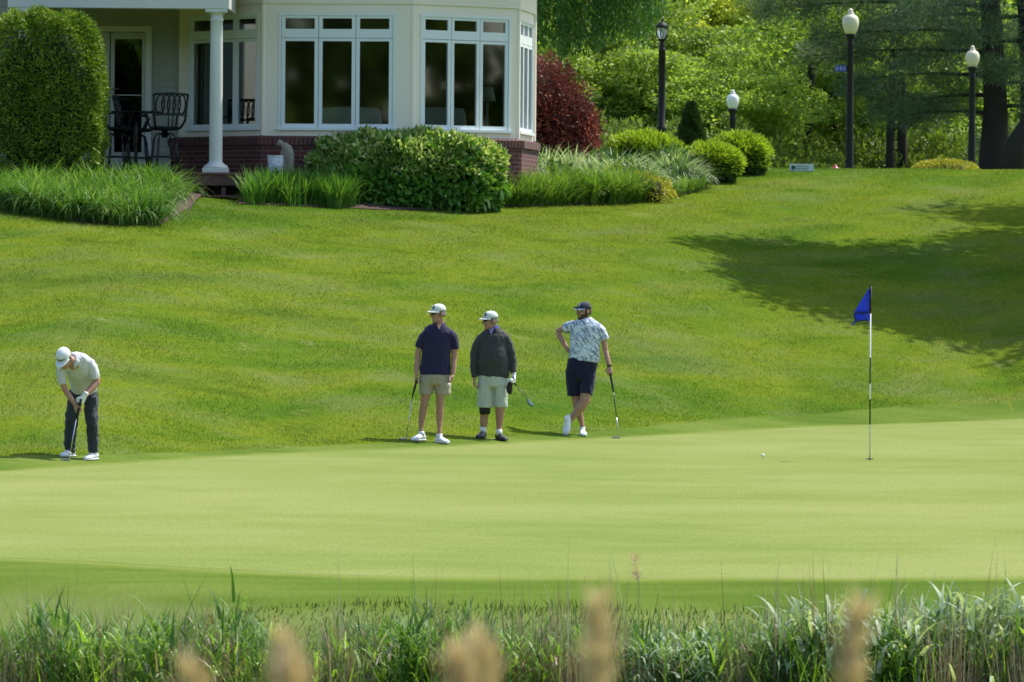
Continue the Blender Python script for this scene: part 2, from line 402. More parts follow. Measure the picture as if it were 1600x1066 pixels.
m, t = mat('window_glass')
fr = t.n('ShaderNodeFresnel', {'IOR': 1.52}).outputs[0]
fr = t.math('ADD', t.math('MULTIPLY', fr, 1.8), .02)
gl = t.n('ShaderNodeBsdfGlossy', {'Color': (.95, 1, 1), 'Roughness': .03}).outputs[0]
tr = t.n('ShaderNodeBsdfTransparent', {'Color': (.55, .62, .58)}).outputs[0]
t.out(t.n('ShaderNodeMixShader', {0: fr, 1: tr, 2: gl}).outputs[0]); M_glass = m
M_dark = simple('interior_gloom', (.022, .02, .018), .9)  # near-black walls, the dimness of the rooms put into the colour
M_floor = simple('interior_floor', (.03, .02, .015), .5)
m, t = mat('deck_boards'); v = t.coord()
w = t.n('ShaderNodeTexWave', {'Vector': v, 'Scale': 3.4, 'Distortion': .0}, wave_type='BANDS', bands_direction='Y').outputs['Fac']
gr = t.noise(t.mapping(v, (1, 12, 12)), 3, 4, .6)
col = t.mix(gr, (.14, .065, .05), (.25, .14, .11))
t.out(t.bsdf(col, .7, t.bump(gr, .3, .004), 0, .3)); M_deck = m
M_deckd = simple('deck_edge', (.105, .05, .042), .7, var=.25, vs=9)
M_shingle = simple('roof_shingle', (.10, .09, .085), .9, var=.3, vs=14)
M_iron = simple('black_iron', (.018, .018, .02), .35, metal=.3, spec=.6)
M_black = simple('black_paint', (.012, .013, .012), .6, spec=.25)

def uvbox(o):
    """box-projected metre coordinates for brickwork"""
    me = o.data; uv = me.uv_layers.new(name='UVMap')
    for p in me.polygons:
        n = p.normal; T = Vector((-n.y, n.x, 0))
        if T.length < .3: T = Vector((1, 0, 0)); Wv = Vector((0, 1, 0))
        else: T.normalize(); Wv = Vector((0, 0, 1))
        for li in p.loop_indices:
            co = me.vertices[me.loops[li].vertex_index].co
            uv.data[li].uv = (co.dot(T), co.dot(Wv))
def wallM(p0, ang):
    """frame along a wall: x along it, y inwards, z up"""
    return Matrix.Translation(Vector((p0[0], p0[1], 0))) @ Matrix.Rotation(ang, 4, 'Z')

house = empty('house', (-4, 94, 3.6)); tag(house, 'cream house with octagonal bay of tall white windows over red brick', 'house')
def hp(mb, name, mt, parent=None, **k):
    """a part of the house: its mesh is written in world coordinates"""
    o = mb.build(name, mt, parent or house, **k)
    if parent is None: o.location = -house.location
    return o
ZB = P(527, 213, 92.9).z           # top of the brickwork
ZW0, ZW1 = P(527, 200, 92.9).z, P(527, 24.3, 92.9).z
ZT = 7.55
A = P(411, 200, 93.0)
def step(p, ang, w): return Vector((p.x + w * math.cos(ang), p.y + w * math.sin(ang), 0))
a0, a1, a2, a3 = R(-50), R(-5), R(40), R(83)
w1, w2, w3, w0 = 2.56, 2.34, 2.34, 2.60
Bp = step(A, a1, w1); Cp = step(Bp, a2, w2); Dp = step(Cp, a3, w3); Sp = step(A, a0, -w0)
TH = .16
def face(p0, ang, w, openings, name='wall', ends=(0, 0), z0=None, z1=None, mt=None):
    Mx = wallM(p0, ang); mb = MB(); z0 = z0 or ZB; z1 = z1 or ZT; x = -ends[0]
    for (xa, xb, za, zb) in openings:
        mb.box(x, xa, 0, TH, z0, z1, Mx); mb.box(xa, xb, 0, TH, z0, za, Mx); mb.box(xa, xb, 0, TH, zb, z1, Mx); x = xb
    mb.box(x, w + ends[1], 0, TH, z0, z1, Mx)
    return hp(mb, name, mt or M_wall)
WW = 1.92; SASH = .062
def window(p0, ang, xc, ww=WW, n=3):
    Mx = wallM(p0, ang); mb = MB(); x0 = xc - ww / 2; x1 = xc + ww / 2
    CAS = .055
    # casing, standing 2 cm proud
    mb.box(x0 - CAS, x1 + CAS, -.02, .05, ZW1 - .001, ZW1 + CAS * .7, Mx); mb.box(x0 - CAS - .02, x1 + CAS + .02, -.05, .06, ZW0 - CAS * .8, ZW0 + .001, Mx)
    mb.box(x0 - CAS * .7, x0, -.018, .05, ZW0 + .001, ZW1 - .001, Mx); mb.box(x1, x1 + CAS * .7, -.018, .05, ZW0 + .001, ZW1 - .001, Mx)
    cw = ww / n; zt0 = ZW1 - .385
    pn = MB()
    for i in range(n):
        a = x0 + i * cw; b = a + cw; g = .006
        for (za, zb, bot) in ((ZW0, zt0 - .004, .068), (zt0 + .004, ZW1, .15)):
            a_, b_ = a + g, b - g
            mb.box(a_, a_ + SASH, .0, .05, za, zb, Mx); mb.box(b_ - SASH, b_, .0, .05, za, zb, Mx)
            mb.box(a_ + SASH, b_ - SASH, .002, .048, zb - SASH * .8, zb, Mx); mb.box(a_ + SASH, b_ - SASH, .002, .048, za, za + bot, Mx)
            s2 = SASH - .01
            pn.add([Mx @ Vector(q) for q in ((a_ + s2, .028, za + .03), (b_ - s2, .028, za + .03), (b_ - s2, .028, zb - .03), (a_ + s2, .028, zb - .03))], [(0, 1, 2, 3)])
        mb.box(a - .004, a + .004, .03, .06, ZW0, ZW1, Mx)
    f = hp(mb, 'window', M_sash); link('pane', pn.mesh('pane'), M_glass, f)
    return f
op = lambda xc: [(xc - WW / 2, xc + WW / 2, ZW0, ZW1)]
c1 = 1.265; c2 = 1.17; c3 = 1.20; c0 = w0 - 1.12
face(Sp, a0, w0, op(c0)); face(A, a1, w1, op(c1)); face(Bp, a2, w2, op(c2)); face(Cp, a3, w3, op(c3))
window(Sp, a0, c0); window(A, a1, c1); window(Bp, a2, c2); window(Cp, a3, c3)
# corner boards
for p in (A, Bp, Cp, Dp):
    hp(MB().lathe([(.05, ZB + .01), (.05, ZT - .3)], (p.x, p.y + .035, 0), 8), 'corner_board', M_wall)
# frieze under the eave
mb = MB()
for p, a, w in ((Sp, a0, w0), (A, a1, w1), (Bp, a2, w2), (Cp, a3, w3)): mb.box(-.012, w + .012, -.03, -.002, P(527, 6, 92.9).z, ZT - .01, wallM(p, a))
hp(mb, 'frieze', M_wall)
# brick base, a sill course of bricks on end above it
mb = MB(); mr = MB()
for i, (p, a, w) in enumerate(((Sp, a0, w0), (A, a1, w1), (Bp, a2, w2), (Cp, a3, w3))):
    Mx = wallM(p, a)
    e = .08 * math.tan(R(22.5)) if i < 3 else .03
    mb.box(0 - e, w + e, -.08 - i * .001, .14, 2.4, ZB - .15, Mx)
    e = .13 * math.tan(R(22.5))
    V = [Mx @ Vector(q) for q in ((-e, -.13, ZB - .155), (w + e, -.13, ZB - .155), (w + e, -.13, ZB - .03), (-e, -.13, ZB - .03), (0, .01, ZB - .155), (w, .01, ZB - .155), (w, .01, ZB + .005), (0, .01, ZB + .005))]
    mr.add(V, [(0, 1, 2, 3), (3, 2, 6, 7), (4, 7, 6, 5), (0, 4, 5, 1), (1, 5, 6, 2), (0, 3, 7, 4)])
o = hp(mb, 'brick_base', M_brick); uvbox(o)
o = hp(mr, 'brick_sill', M_row); uvbox(o)

# back wall of the porch, clad in boards
YB = 94.9; XL = P(-160, 100, YB).x; XR = P(279, 100, YB).x
ZD = P(337, 270, 91.3).z            # deck level
dz0, dz1 = ZD + .02, P(200, 50, YB).z
dx0, dx1 = P(122, 100, YB).x, P(228, 100, YB).x
mb = MB(); z = ZD - .3
bh = .115
def board_run(x0, x1, z, z2):
    mb.add([(x0, YB - .022, z), (x1, YB - .022, z), (x1, YB - .006, z2), (x0, YB - .006, z2), (x0, YB + .02, z), (x1, YB + .02, z)], [(0, 1, 2, 3), (0, 4, 5, 1)])
while z < ZT:
    z2 = z + bh
    if z2 > dz0 and z < dz1 + .08: board_run(XL, dx0 - .1, z, z2); board_run(dx1 + .1, XR, z, z2)
    else: board_run(XL, XR, z, z2)
    z = z2
hp(mb, 'siding', M_siding)
mb = MB(); mb.box(XL, dx0, YB, YB + TH, 2.6, ZT); mb.box(dx1, XR + .3, YB, YB + TH, 2.6, ZT); mb.box(dx0, dx1, YB, YB + TH, dz1, ZT)
mb.box(dx0, dx1, YB, YB + TH, 2.6, dz0)
hp(mb, 'wall', M_siding)
hp(MB().box(XR - .02, XR + .09, YB - .05, YB - .002, ZD, ZT), 'corner_board', M_siding)
M_door = simple('door_paint', (.44, .46, .41), .45, var=.05)
mb = MB(); mb.box(dx0 - .1, dx0, YB - .04, YB + .05, ZD, dz1 + .1); mb.box(dx1, dx1 + .1, YB - .04, YB + .05, ZD, dz1 + .1); mb.box(dx0, dx1, YB - .04, YB + .05, dz1, dz1 + .1)
hp(mb, 'door_frame', M_trim)
xm = P(172, 100, YB).x
for (xa, xb) in ((dx0, xm - .01), (xm + .01, dx1)):
    sw = .085; mb = MB(); y0, y1 = YB + .0, YB + .045
    ga, gb = (xa + .11, xb - .11) if xa == dx0 else (P(179, 100, YB).x, P(222, 100, YB).x)
    gz0, gz1 = P(200, 238, YB).z, P(200, 61, YB).z
    mb.box(xa, ga, y0, y1, ZD + .01, dz1 - .01); mb.box(gb, xb, y0, y1, ZD + .01, dz1 - .01)
    mb.box(ga, gb, y0, y1, ZD + .01, gz0); mb.box(ga, gb, y0, y1, gz1, dz1 - .01)
    mb.box(ga, gb, y0 + .01, y1 - .01, P(200, 148, YB).z, P(200, 149.5, YB).z)
    d = hp(mb, 'door', M_door)
    pn = MB().add([(ga, YB + .022, gz0), (gb, YB + .022, gz0), (gb, YB + .022, gz1), (ga, YB + .022, gz1)], [(0, 1, 2, 3)])
    link('pane', pn.mesh('pane'), M_glass, d)
    if xa != dx0:
        hz = P(175, 139, YB).z; hx = P(175.5, 139, YB).x
        k = MB().box(hx - .018, hx + .018, YB - .012, YB, hz - .13, hz + .08).tube([(hx, YB - .01, hz), (hx, YB - .06, hz), (hx + .12, YB - .06, hz + .004)], .011)
        k.build('handle', simple('brushed_nickel', (.5, .5, .5), .3, metal=1), d)
# rooms behind the glass
mb = MB(); YR = 101.5; XRR = Dp.x - .02
mb.box(XL, XRR, YB + 1.3 + 1.2, YR, 3.0, 3.6)
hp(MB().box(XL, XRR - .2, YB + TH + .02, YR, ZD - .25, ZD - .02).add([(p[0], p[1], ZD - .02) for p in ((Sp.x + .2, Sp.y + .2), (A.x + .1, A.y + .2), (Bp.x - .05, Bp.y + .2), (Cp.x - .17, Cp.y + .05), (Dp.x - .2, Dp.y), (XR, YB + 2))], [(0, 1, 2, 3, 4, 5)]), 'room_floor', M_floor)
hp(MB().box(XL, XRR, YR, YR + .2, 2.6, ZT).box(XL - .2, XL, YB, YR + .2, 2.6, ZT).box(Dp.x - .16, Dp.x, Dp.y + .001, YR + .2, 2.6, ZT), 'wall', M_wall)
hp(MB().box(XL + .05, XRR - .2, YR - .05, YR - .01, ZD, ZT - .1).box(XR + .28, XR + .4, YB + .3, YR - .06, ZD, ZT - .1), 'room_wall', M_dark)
poly = [(XL - .5, YB - .55), (Sp.x - .25, YB - .55), (Sp.x - .3, Sp.y - .5), (A.x - .2, A.y - .6), (Bp.x + .1, Bp.y - .6), (Cp.x + .52, Cp.y - .25), (Dp.x + .55, Dp.y), (Dp.x + .55, YR + .7), (XL - .5, YR + .7)]
n = len(poly); cx, cy = -4, 97.5
rv = [(x, y, ZT) for x, y in poly] + [(x, y, ZT + .18) for x, y in poly] + [(cx - 2.5, cy, ZT + 3), (cx + 2, cy, ZT + 3)]
rf = [tuple(range(n - 1, -1, -1))] + [(i, (i + 1) % n, n + (i + 1) % n, n + i) for i in range(n)]
for i in range(n):
    j = (i + 1) % n; mxp = (poly[i][0] + poly[j][0]) / 2
    rf.append((n + i, n + j, 2 * n + (1 if mxp > cx else 0)))
rf.append((n, 2 * n, 2 * n + 1, n + n - 1)); rf.append((n + 1, 2 * n + 1, 2 * n))
o = hp(MB().add(rv, rf), 'roof', M_shingle)
# porch: deck, step, columns, beam, roof
YP = 91.15
px0, px1 = P(12, 10, YP).x, P(358, 10, YP).x
bz = P(200, 13, YP).z
mb = MB(); mb.box(px0, px1, YP, YP + .34, bz, bz + .75); mb.box(px1 - .34, px1, YP + .342, 93.4, bz + .002, bz + .75); mb.box(px0, px0 + .34, YP + .342, YB - .03, bz + .002, bz + .75)
mb.box(px0 - .05, px1 + .05, YP - .05, YP - .002, bz + .28, bz + .75)
hp(mb, 'porch_beam', M_trim, bevel=.01)
hp(MB().box(px0 + .342, px1 - .342, YP + .345, YB - .03, bz + .3, bz + .36), 'porch_ceiling', M_siding)
hp(MB().box(px0 - .3, px1 + .3, YP - .3, YB - .56, bz + .76, bz + .9), 'porch_roof', M_shingle)
dxa, dxb = P(-40, 268, 90.9).x, P(374, 268, 90.9).x
hp(MB().box(dxa, dxb, 90.95, YB - .03, ZD - .03, ZD), 'deck', M_deck)
mb = MB().box(dxa, dxb - .03, 90.99, 91.03, P(340, 290, 91).z, ZD - .032).box(dxb - .04, dxb - .01, 91.035, 92.9, P(340, 290, 91).z, ZD - .032)
hp(mb, 'deck_skirt', M_deckd)
zs = P(340, 305, 90.5).z; xs0 = P(296, 300, 90.5).x
mb = MB().box(xs0, dxb, 90.45, 90.85, zs - .035, zs)
for fx_ in (312, 345):
    xq = P(fx_, 300, 90.7).x; mb.box(xq, xq + .07, 90.88, 90.95, zs - .5, ZD - .25)
hp(mb, 'step', M_deckd)
hp(MB().box(dxa, dxb - .1, 91.3, 91.34, 2.7, ZD - .035), 'deck_shade_sheet', simple('under_deck_shade', (.03, .022, .02), .9))  # dark upright sheet standing in for the shade below the deck
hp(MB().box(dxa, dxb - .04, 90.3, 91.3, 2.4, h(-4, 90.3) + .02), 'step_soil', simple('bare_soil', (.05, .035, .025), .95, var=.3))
def column(px):
    q = P(px, 262, YP + .17); x, y = q.x, q.y; z1 = P(px, 270, YP).z; zt = bz
    r = .102
    s = MB().box(x - .215, x + .215, y - .215, y + .215, ZD + .001, ZD + .075)
    c = hp(s, 'column', M_trim, bevel=.006)
    H_ = zt - ZD
    pr = [(.205, .075), (.21, .095), (.19, .12), (.155, .135), (.15, .15), (.118, .17), (.113, .2)] + [(r * (1 - .10 * (k / 8) ** 1.6) + .01, .22 + (H_ - .42) * k / 8) for k in range(9)] + [(.118, H_ - .18), (.118, H_ - .16), (.10, H_ - .15), (.11, H_ - .09), (.155, H_ - .065), (.165, H_ - .05)]
    s = MB().lathe([(a, b + ZD) for a, b in pr], (x, y, 0), 28)
    link('shaft', s.mesh('shaft'), M_trim, c, smooth=True)
    link('capital', MB().box(x - .18, x + .18, y - .165, y + .165, zt - .049, zt - .002).mesh('capital'), M_trim, c)
column(337); column(37)

# furniture seen through the glass
M_sofa = simple('sofa_fabric', (.62, .62, .58), .9, bump=.2)
def sofa(pxc, Y, w, ztop, label):
    x = P(pxc, 180, Y).x; s = empty('sofa', (x, Y, ZD - .02)); tag(s, label, 'sofa', 'sofas behind the bay windows')
    b = ztop - ZD + .02
    MB().box(-w / 2, w / 2, -.02, .82, .1, .42).build('seat', M_sofa, s, bevel=.06)
    mbk = MB(); nseg = 9
    mbk.loft([((-w / 2 + w * i / nseg, 0, b / 2 + .1), b / 2 - .12 + .03 * math.sin(math.pi * i / nseg), .12) for i in range(nseg + 1)], n=18, ref=(0, 0, 1), cap=.5); mbk.build('backrest', M_sofa, s, smooth=True)
    for sx in (-1, 1): MB().box(sx * w / 2 - .09, sx * w / 2 + .09, .02, .8, .1, .62).build('armrest', M_sofa, s, bevel=.05)
zso = P(540, 167, 94.0).z
sofa(548, 94.15, .98, P(540, 167, 94.15).z, 'white rounded sofa back behind the middle pane of the widest front window')
sofa(684, 95.6, .9, P(684, 168, 95.6).z, 'white sofa back behind the pane nearest the big shrub side of the bay')
q = P(761, 165, 96.2); lp = empty('table_lamp', (q.x, q.y, ZD - .02)); tag(lp, 'table lamp with white shade standing inside the angled bay window', 'lamp')
zb_, zt_ = P(761, 158, 96.2).z - ZD + .02, P(761, 136, 96.2).z - ZD + .02
MB().lathe([(.30, 0), (.30, .03), (.04, .04), (.04, .5), (.3, .52), (.3, .56)]).build('side_table', M_floor, lp)
MB().lathe([(.08, .56), (.09, .6), (.05, .66), (.09, .8), (.03, .95), (.02, zb_ + .02)]).build('lamp_base', M_sofa, lp, smooth=True)
MB().lathe([(.155, zb_), (.10, zt_)], n=24).build('lamp_shade', simple('lamp_shade', (.8, .78, .7), .8), lp, smooth=True)

# ------------------------------------------------------------------ porch furniture
def ring(mb, M, rx, rz, r=.009, n=14, a0=0, a1=2 * math.pi):
    mb.tube([M @ Vector((rx * math.cos(a0 + (a1 - a0) * k / n), 0, rz * math.sin(a0 + (a1 - a0) * k / n))) for k in range(n + 1)], r, 6)
def bar_stool(px, Y, rz, label, zseat=.72):
    q = P(px, 268, Y); s = empty('bar_stool', (q.x, Y, ZD), rz); s.scale = (1.12, 1.12, 1.04); tag(s, label, 'bar stool', 'iron bar stools around the porch table')
    # front of the stool looks along -y
    MB().lathe([(.19, zseat - .02), (.225, zseat - .005), (.23, zseat + .02), (.21, zseat + .04), (.05, zseat + .045)], n=24).build('seat', M_black, s, smooth=True)
    sw = MB().lathe([(.05, zseat - .14), (.05, zseat - .03), (.13, zseat - .02)], n=12)
    for a in range(4):
        an = math.pi / 4 + a * math.pi / 2; c, si = math.cos(an), math.sin(an)
        sw.tube([(c * r_, si * r_, z_) for r_, z_ in ((.02, zseat - .10), (.10, zseat - .07), (.16, zseat - .10), (.19, zseat - .2))], .013, 6)
    sw.build('swivel', M_iron, s, smooth=True)
    for a in range(4):
        an = math.pi / 4 + a * math.pi / 2; c, si = math.cos(an), math.sin(an)
        MB().tube([(c * r_, si * r_, z_) for r_, z_ in ((.19, zseat - .2), (.20, zseat - .3), (.22, .3), (.26, 0.005))], [.018, .02, .02, .024], 7).build('leg', M_iron, s, smooth=True)
    MB().tube([(.222 * math.cos(k * math.pi / 12), .222 * math.sin(k * math.pi / 12), .27) for k in range(25)], .015, 6).build('foot_ring', M_iron, s, smooth=True)
    # back: two posts, top rail and a row of interlaced ovals
    y0, lean = .20, .10; zb, zt = zseat + .22, zseat + .56
    bk = MB()
    def bp(x, z): return Vector((x, y0 + .03 + lean * (z - zseat) / .56 + .05 - .05 * (x / .25) ** 2, z))
    for sx in (-1, 1): bk.tube([(sx * .19, y0 - .04, zseat + .01), bp(sx * .235, zseat + .12), bp(sx * .25, zb), bp(sx * .27, zt)], .019, 7)
    for z in (zb, zt): bk.tube([bp(-.27 + .54 * k / 8, z + .012 * math.sin(math.pi * k / 8)) for k in range(9)], .020 if z == zt else .015, 7)
    bk.build('back_frame', M_iron, s, smooth=True)
    ov = MB()
    for k in range(5):
        cx_ = -.17 + k * .085; zc = (zb + zt) / 2; hz_ = (zt - zb) / 2 - .01
        ov.tube([bp(cx_ + .062 * math.cos(a), zc + hz_ * math.sin(a)) for a in np.linspace(0, 2 * math.pi, 15)], .0125, 5)
    ov.tube([bp(-.03, zseat + .04), bp(-.035, zb)], .01, 5); ov.tube([bp(.03, zseat + .04), bp(.035, zb)], .01, 5)
    ov.build('scrollwork', M_iron, s, smooth=True)
    for sx in (-1, 1):
        MB().tube([bp(sx * .245, zseat + .3), (sx * .27, .05, zseat + .26), (sx * .265, -.14, zseat + .25), (sx * .24, -.17, zseat + .2), (sx * .2, -.1, zseat + .02)], .016, 6).build('armrest', M_iron, s, smooth=True)
    return s
bar_stool(257, 92.5, R(200), 'black iron bar stool with looped back, nearest the white column')
bar_stool(182, 93.0, R(78), 'black iron bar stool half hidden by the clipped green hedge')
bar_stool(214, 94.0, R(98), 'black iron bar stool behind the porch table, before the glass door')
q = P(212, 268, 93.2); tb = empty('bar_table', (q.x, q.y, ZD)); tag(tb, 'tall round black iron table on the porch between bar stools', 'table')
zt_ = P(208, 174, 93.2).z - ZD
MB().lathe([(.40, zt_ - .03), (.43, zt_ - .02), (.43, zt_), (.1, zt_ + .004)], n=32).build('table_top', M_black, tb, smooth=False)
MB().lathe([(.05, .03), (.035, .12), (.03, .5), (.045, .6), (.03, .7), (.035, zt_ - .03)], n=12).build('pedestal', M_iron, tb, smooth=True)
for a in range(4):
    an = a * math.pi / 2 + .5
    MB().tube([(0, 0, .14), (.2 * math.cos(an), .2 * math.sin(an), .12), (.3 * math.cos(an), .3 * math.sin(an), .012)], [.022, .018, .02], 7).build('foot', M_iron, tb, smooth=True)

# ------------------------------------------------------------------ statue and planter by the brick base
M_stone = simple('weathered_stone', (.27, .24, .19), .9, var=.3, vs=14, bump=.4, bs=50, bd=.006)
YS = 91.9
def sp(px, py): return P(px, py, YS)
q = sp(446, 262); zg = h(q.x, YS)
mb = MB()
mb.loft([(sp(452, 270), .075, .075), (sp(452.5, 258), .065, .07), (sp(452, 248), .085, .08), (sp(450, 240), .10, .085), (sp(447.5, 232), .095, .085), (sp(444.5, 227.5), .062, .06), (sp(440.5, 226), .045, .045)], n=14, cap=.5)
mb.ball(sp(437.3, 223), .05, .055, .052); mb.ball(sp(434.8, 225.5), .032, .036, .036); mb.ball(sp(439, 220.2), .03, .035, .02)
mb.loft([(sp(446, 229), .042, .035), (sp(441.5, 238), .034, .03), (sp(440, 247), .03, .028), (sp(437, 250), .028, .026)], n=8, cap=1)
mb.loft([(sp(444, 270), .06, .06), (sp(445.5, 257), .05, .05), (sp(448, 247), .055, .05)], n=8, cap=1)
sv = [Vector(a) - Vector((q.x, YS, zg)) for a in mb.v]; mb.v = sv
st = mb.build('garden_statue', M_stone, None, (q.x, YS, zg), smooth=True)
rm = st.modifiers.new('remesh', 'REMESH'); rm.mode = 'VOXEL'; rm.voxel_size = .012; rm.use_smooth_shade = True
tag(st, 'weathered stone statue of a figure bowing its head before the brick wall', 'statue')
M_plant = None
m, t = mat('marbled_glaze'); v = t.coord()
t.out(t.bsdf(t.ramp(t.noise(v, 9, 3, .6, 2.5), [(.35, (.42, .44, .5)), (.55, (.66, .68, .72)), (.7, (.8, .8, .82))]), .3)); M_marble = m
q = sp(431, 262); pl = empty('planter', (q.x, YS, h(q.x, YS))); tag(pl, 'white marbled flower pot standing beside the stone statue', 'planter')
zt = sp(431, 243).z - pl.location.z; zz = zt
MB().lathe([(.10, 0), (.13, zz * .6), (.145, zz - .04), (.14, zz - .03), (.125, zz - .035)], n=24).build('pot', M_marble, pl, smooth=True)
MB().lathe([(.15, zz - .04), (.152, zz), (.13, zz), (.128, zz - .03)], n=24).build('rim', M_marble, pl, smooth=False)
# ================================================================== planting beds
M_soil = simple('bark_mulch', (.075, .042, .032), .95, var=.45, vs=30, bump=.8, bs=40, bd=.03)
def Gi(px, py): g_ = G(px, py, 70, 112); return (g_.x, g_.y)
def bed(name, front_px, yback, back_x=None):
    fr = sorted(Gi(*p) for p in front_px); X = np.linspace(fr[0][0], fr[-1][0], 60)
    Yn = np.interp(X, [a for a, b in fr], [b for a, b in fr]); Yb = np.maximum(yback(X) if callable(yback) else np.full_like(X, yback), Yn + .02)
    t = np.linspace(0, 1, 24)[:, None]; YY = Yn[None] + (Yb - Yn)[None] * t; XX = np.broadcast_to(X, YY.shape)
    ZZ = H(XX, YY) + .015 + .05 * np.sin(np.pi * np.clip(t, 0, 1)) ; nx_, ny_ = 60, 24
    idx = np.arange(nx_ * ny_).reshape(ny_, nx_); Q = np.stack([idx[:-1, :-1], idx[:-1, 1:], idx[1:, 1:], idx[1:, :-1]], -1).reshape(-1, 4)
    o = link(name, arr_mesh(name, np.stack([XX, YY, ZZ], -1).reshape(-1, 3), Q), M_soil, smooth=True); tag(o, kind='structure')
    return lambda x: np.interp(x, [a for a, b in fr], [b for a, b in fr])
L1 = bed('mulch_bed', [(-60, 318), (0, 328), (60, 338), (120, 348), (190, 353), (250, 354), (280, 350), (292, 340), (296, 326)], 91.2)
L2 = bed('mulch_bed', [(372, 320), (420, 321), (520, 325), (600, 329), (700, 330), (790, 324), (880, 322), (960, 320), (1020, 315), (1062, 307), (1100, 297), (1104, 292)], lambda X: np.interp(X, [-4, .2, 1.0, 3.2, 3.8], [93, 94.5, 100, 101, 99]))
def in_bed(n, x0, x1, front, back):
    X = rng.uniform(x0, x1, n); f = front(X); b = back(X) if callable(back) else back
    Y = f + (b - f) * rng.random(n); k = b > f; return X[k], Y[k]
def xat(px, Y): return P(px, 300, Y).x
def clumped(n, x0, x1, front, back, nc, spread):
    cx, cy = in_bed(nc, x0, x1, front, back); i = rng.integers(0, len(cx), n)
    X = cx[i] + rng.normal(0, spread, n); Y = cy[i] + rng.normal(0, spread, n)
    Y = np.maximum(Y, front(X) + .04); az = np.arctan2(Y - cy[i], X - cx[i]) + rng.normal(0, .7, n)
    return X, Y, az
M_lily = leafmat('daylily_leaf', [(.022, .062, .012), (.042, .105, .016), (.085, .17, .03), (.24, .31, .10)], .35, .5, .35, 1.5, .2)
M_iris = leafmat('iris_leaf', [(.022, .070, .012), (.045, .125, .018), (.085, .18, .03), (.16, .25, .05)], .4, .4, .3, 2, .4)
M_lilyf = leafmat('low_leaf', [(.03, .075, .012), (.06, .13, .018), (.12, .20, .03), (.22, .29, .06)], .4, .4, .4, 2, .4)
# left bed of daylilies
nb = 15000; x0, x1 = xat(-60, 88), xat(262, 88)
X, Y, az = clumped(nb, x0, x1, L1, lambda X: np.full_like(X, 90.4), 230, .12)
B = np.stack([X, Y, H(X, Y)], 1); n = len(B)
az = np.where(rng.random(n) < .35, rng.normal(-math.pi / 2, .6, n), az)
left = np.clip((X - x0) / (x1 - x0), 0, 1)
Lh = rng.uniform(.5, .86, n) * (1 - .12 * (left < .25))
V, Q = blades(B, Lh, rng.uniform(.014, .028, n), rng.uniform(.0, .4, n), rng.uniform(1.3, 3.4, n) * rng.uniform(.6, 1, n), 7, az)
o = link('daylily_bed', dmesh('daylily_bed', [(V, Q)], M_lily)); tag(o, 'dense arching strap leaved daylilies in the bed before the porch', 'plants', kind='stuff')
# irises beside the steps
X, Y, az = clumped(3400, xat(386, 90), xat(534, 90), lambda X: L2(X) + .12 * np.sin(X * 9), lambda X: np.full_like(X, 91.6), 48, .09)
B = np.stack([X, Y, H(X, Y)], 1); n = len(B)
V, Q = blades(B, rng.uniform(.3, .7, n), rng.uniform(.014, .028, n), rng.uniform(0, .22, n), rng.uniform(.05, 1.3, n), 5, az)
o = link('iris_bed', dmesh('iris_bed', [(V, Q)], M_iris)); tag(o, 'upright bright green grassy leaves between the porch step and the big shrub', 'plants', kind='stuff')
# lilies along the lawn edge, right bed
def back_r(X): return L2(X) + 1.3
X, Y, az = clumped(6500, xat(780, 90), xat(1010, 92), L2, back_r, 150, .10)
B = np.stack([X, Y, H(X, Y)], 1); n = len(B)
V, Q = blades(B, rng.uniform(.40, .78, n), rng.uniform(.016, .032, n), rng.uniform(0, .4, n), rng.uniform(.6, 2.0, n), 5, az)
o = link('low_lily_border', dmesh('low_lily_border', [(V, Q)], M_lilyf)); tag(o, 'low bright green strap leaves edging the flower bed by the lawn', 'plants', kind='stuff')
X, Y, az = clumped(1500, xat(1035, 97), xat(1102, 97), L2, lambda X: L2(X) + .9, 40, .08)
B = np.stack([X, Y, H(X, Y)], 1); n = len(B)
V, Q = blades(B, rng.uniform(.22, .4, n), rng.uniform(.014, .024, n), rng.uniform(0, .4, n), rng.uniform(.6, 2.0, n), 5, az)
o = link('low_lily_border', dmesh('low_lily_border', [(V, Q)], M_lilyf)); tag(o, 'small patch of bright leaves at the outer tip of the flower bed', 'plants', kind='stuff')
# green filler behind: mixed leafy perennials
M_fill = leafmat('perennial_leaf', [(.022, .058, .014), (.045, .095, .02), (.085, .15, .04), (.17, .24, .08)], .3, .5, .5, 1.8)
X = rng.uniform(xat(800, 94), xat(1080, 97), 15000); Y = L2(X) + .9 + rng.random(len(X)) * 6; k = (Y < 101.5) & (Y > 91.0) & ((X > .62) | (Y < 93.6)); X, Y = X[k], Y[k]
Z = H(X, Y) + rng.random(len(X)) * (.40 + .16 * np.sin(X * 3.1 + Y * 1.3))
o = link('perennial_bed', dmesh('perennial_bed', [leaves(np.stack([X, Y, Z], 1), np.tile([0, 0, 1.], (len(X), 1)), .15, .06, .8)], M_fill)); tag(o, 'mixed leafy perennials filling the bed beside the brick corner', 'plants', kind='stuff')
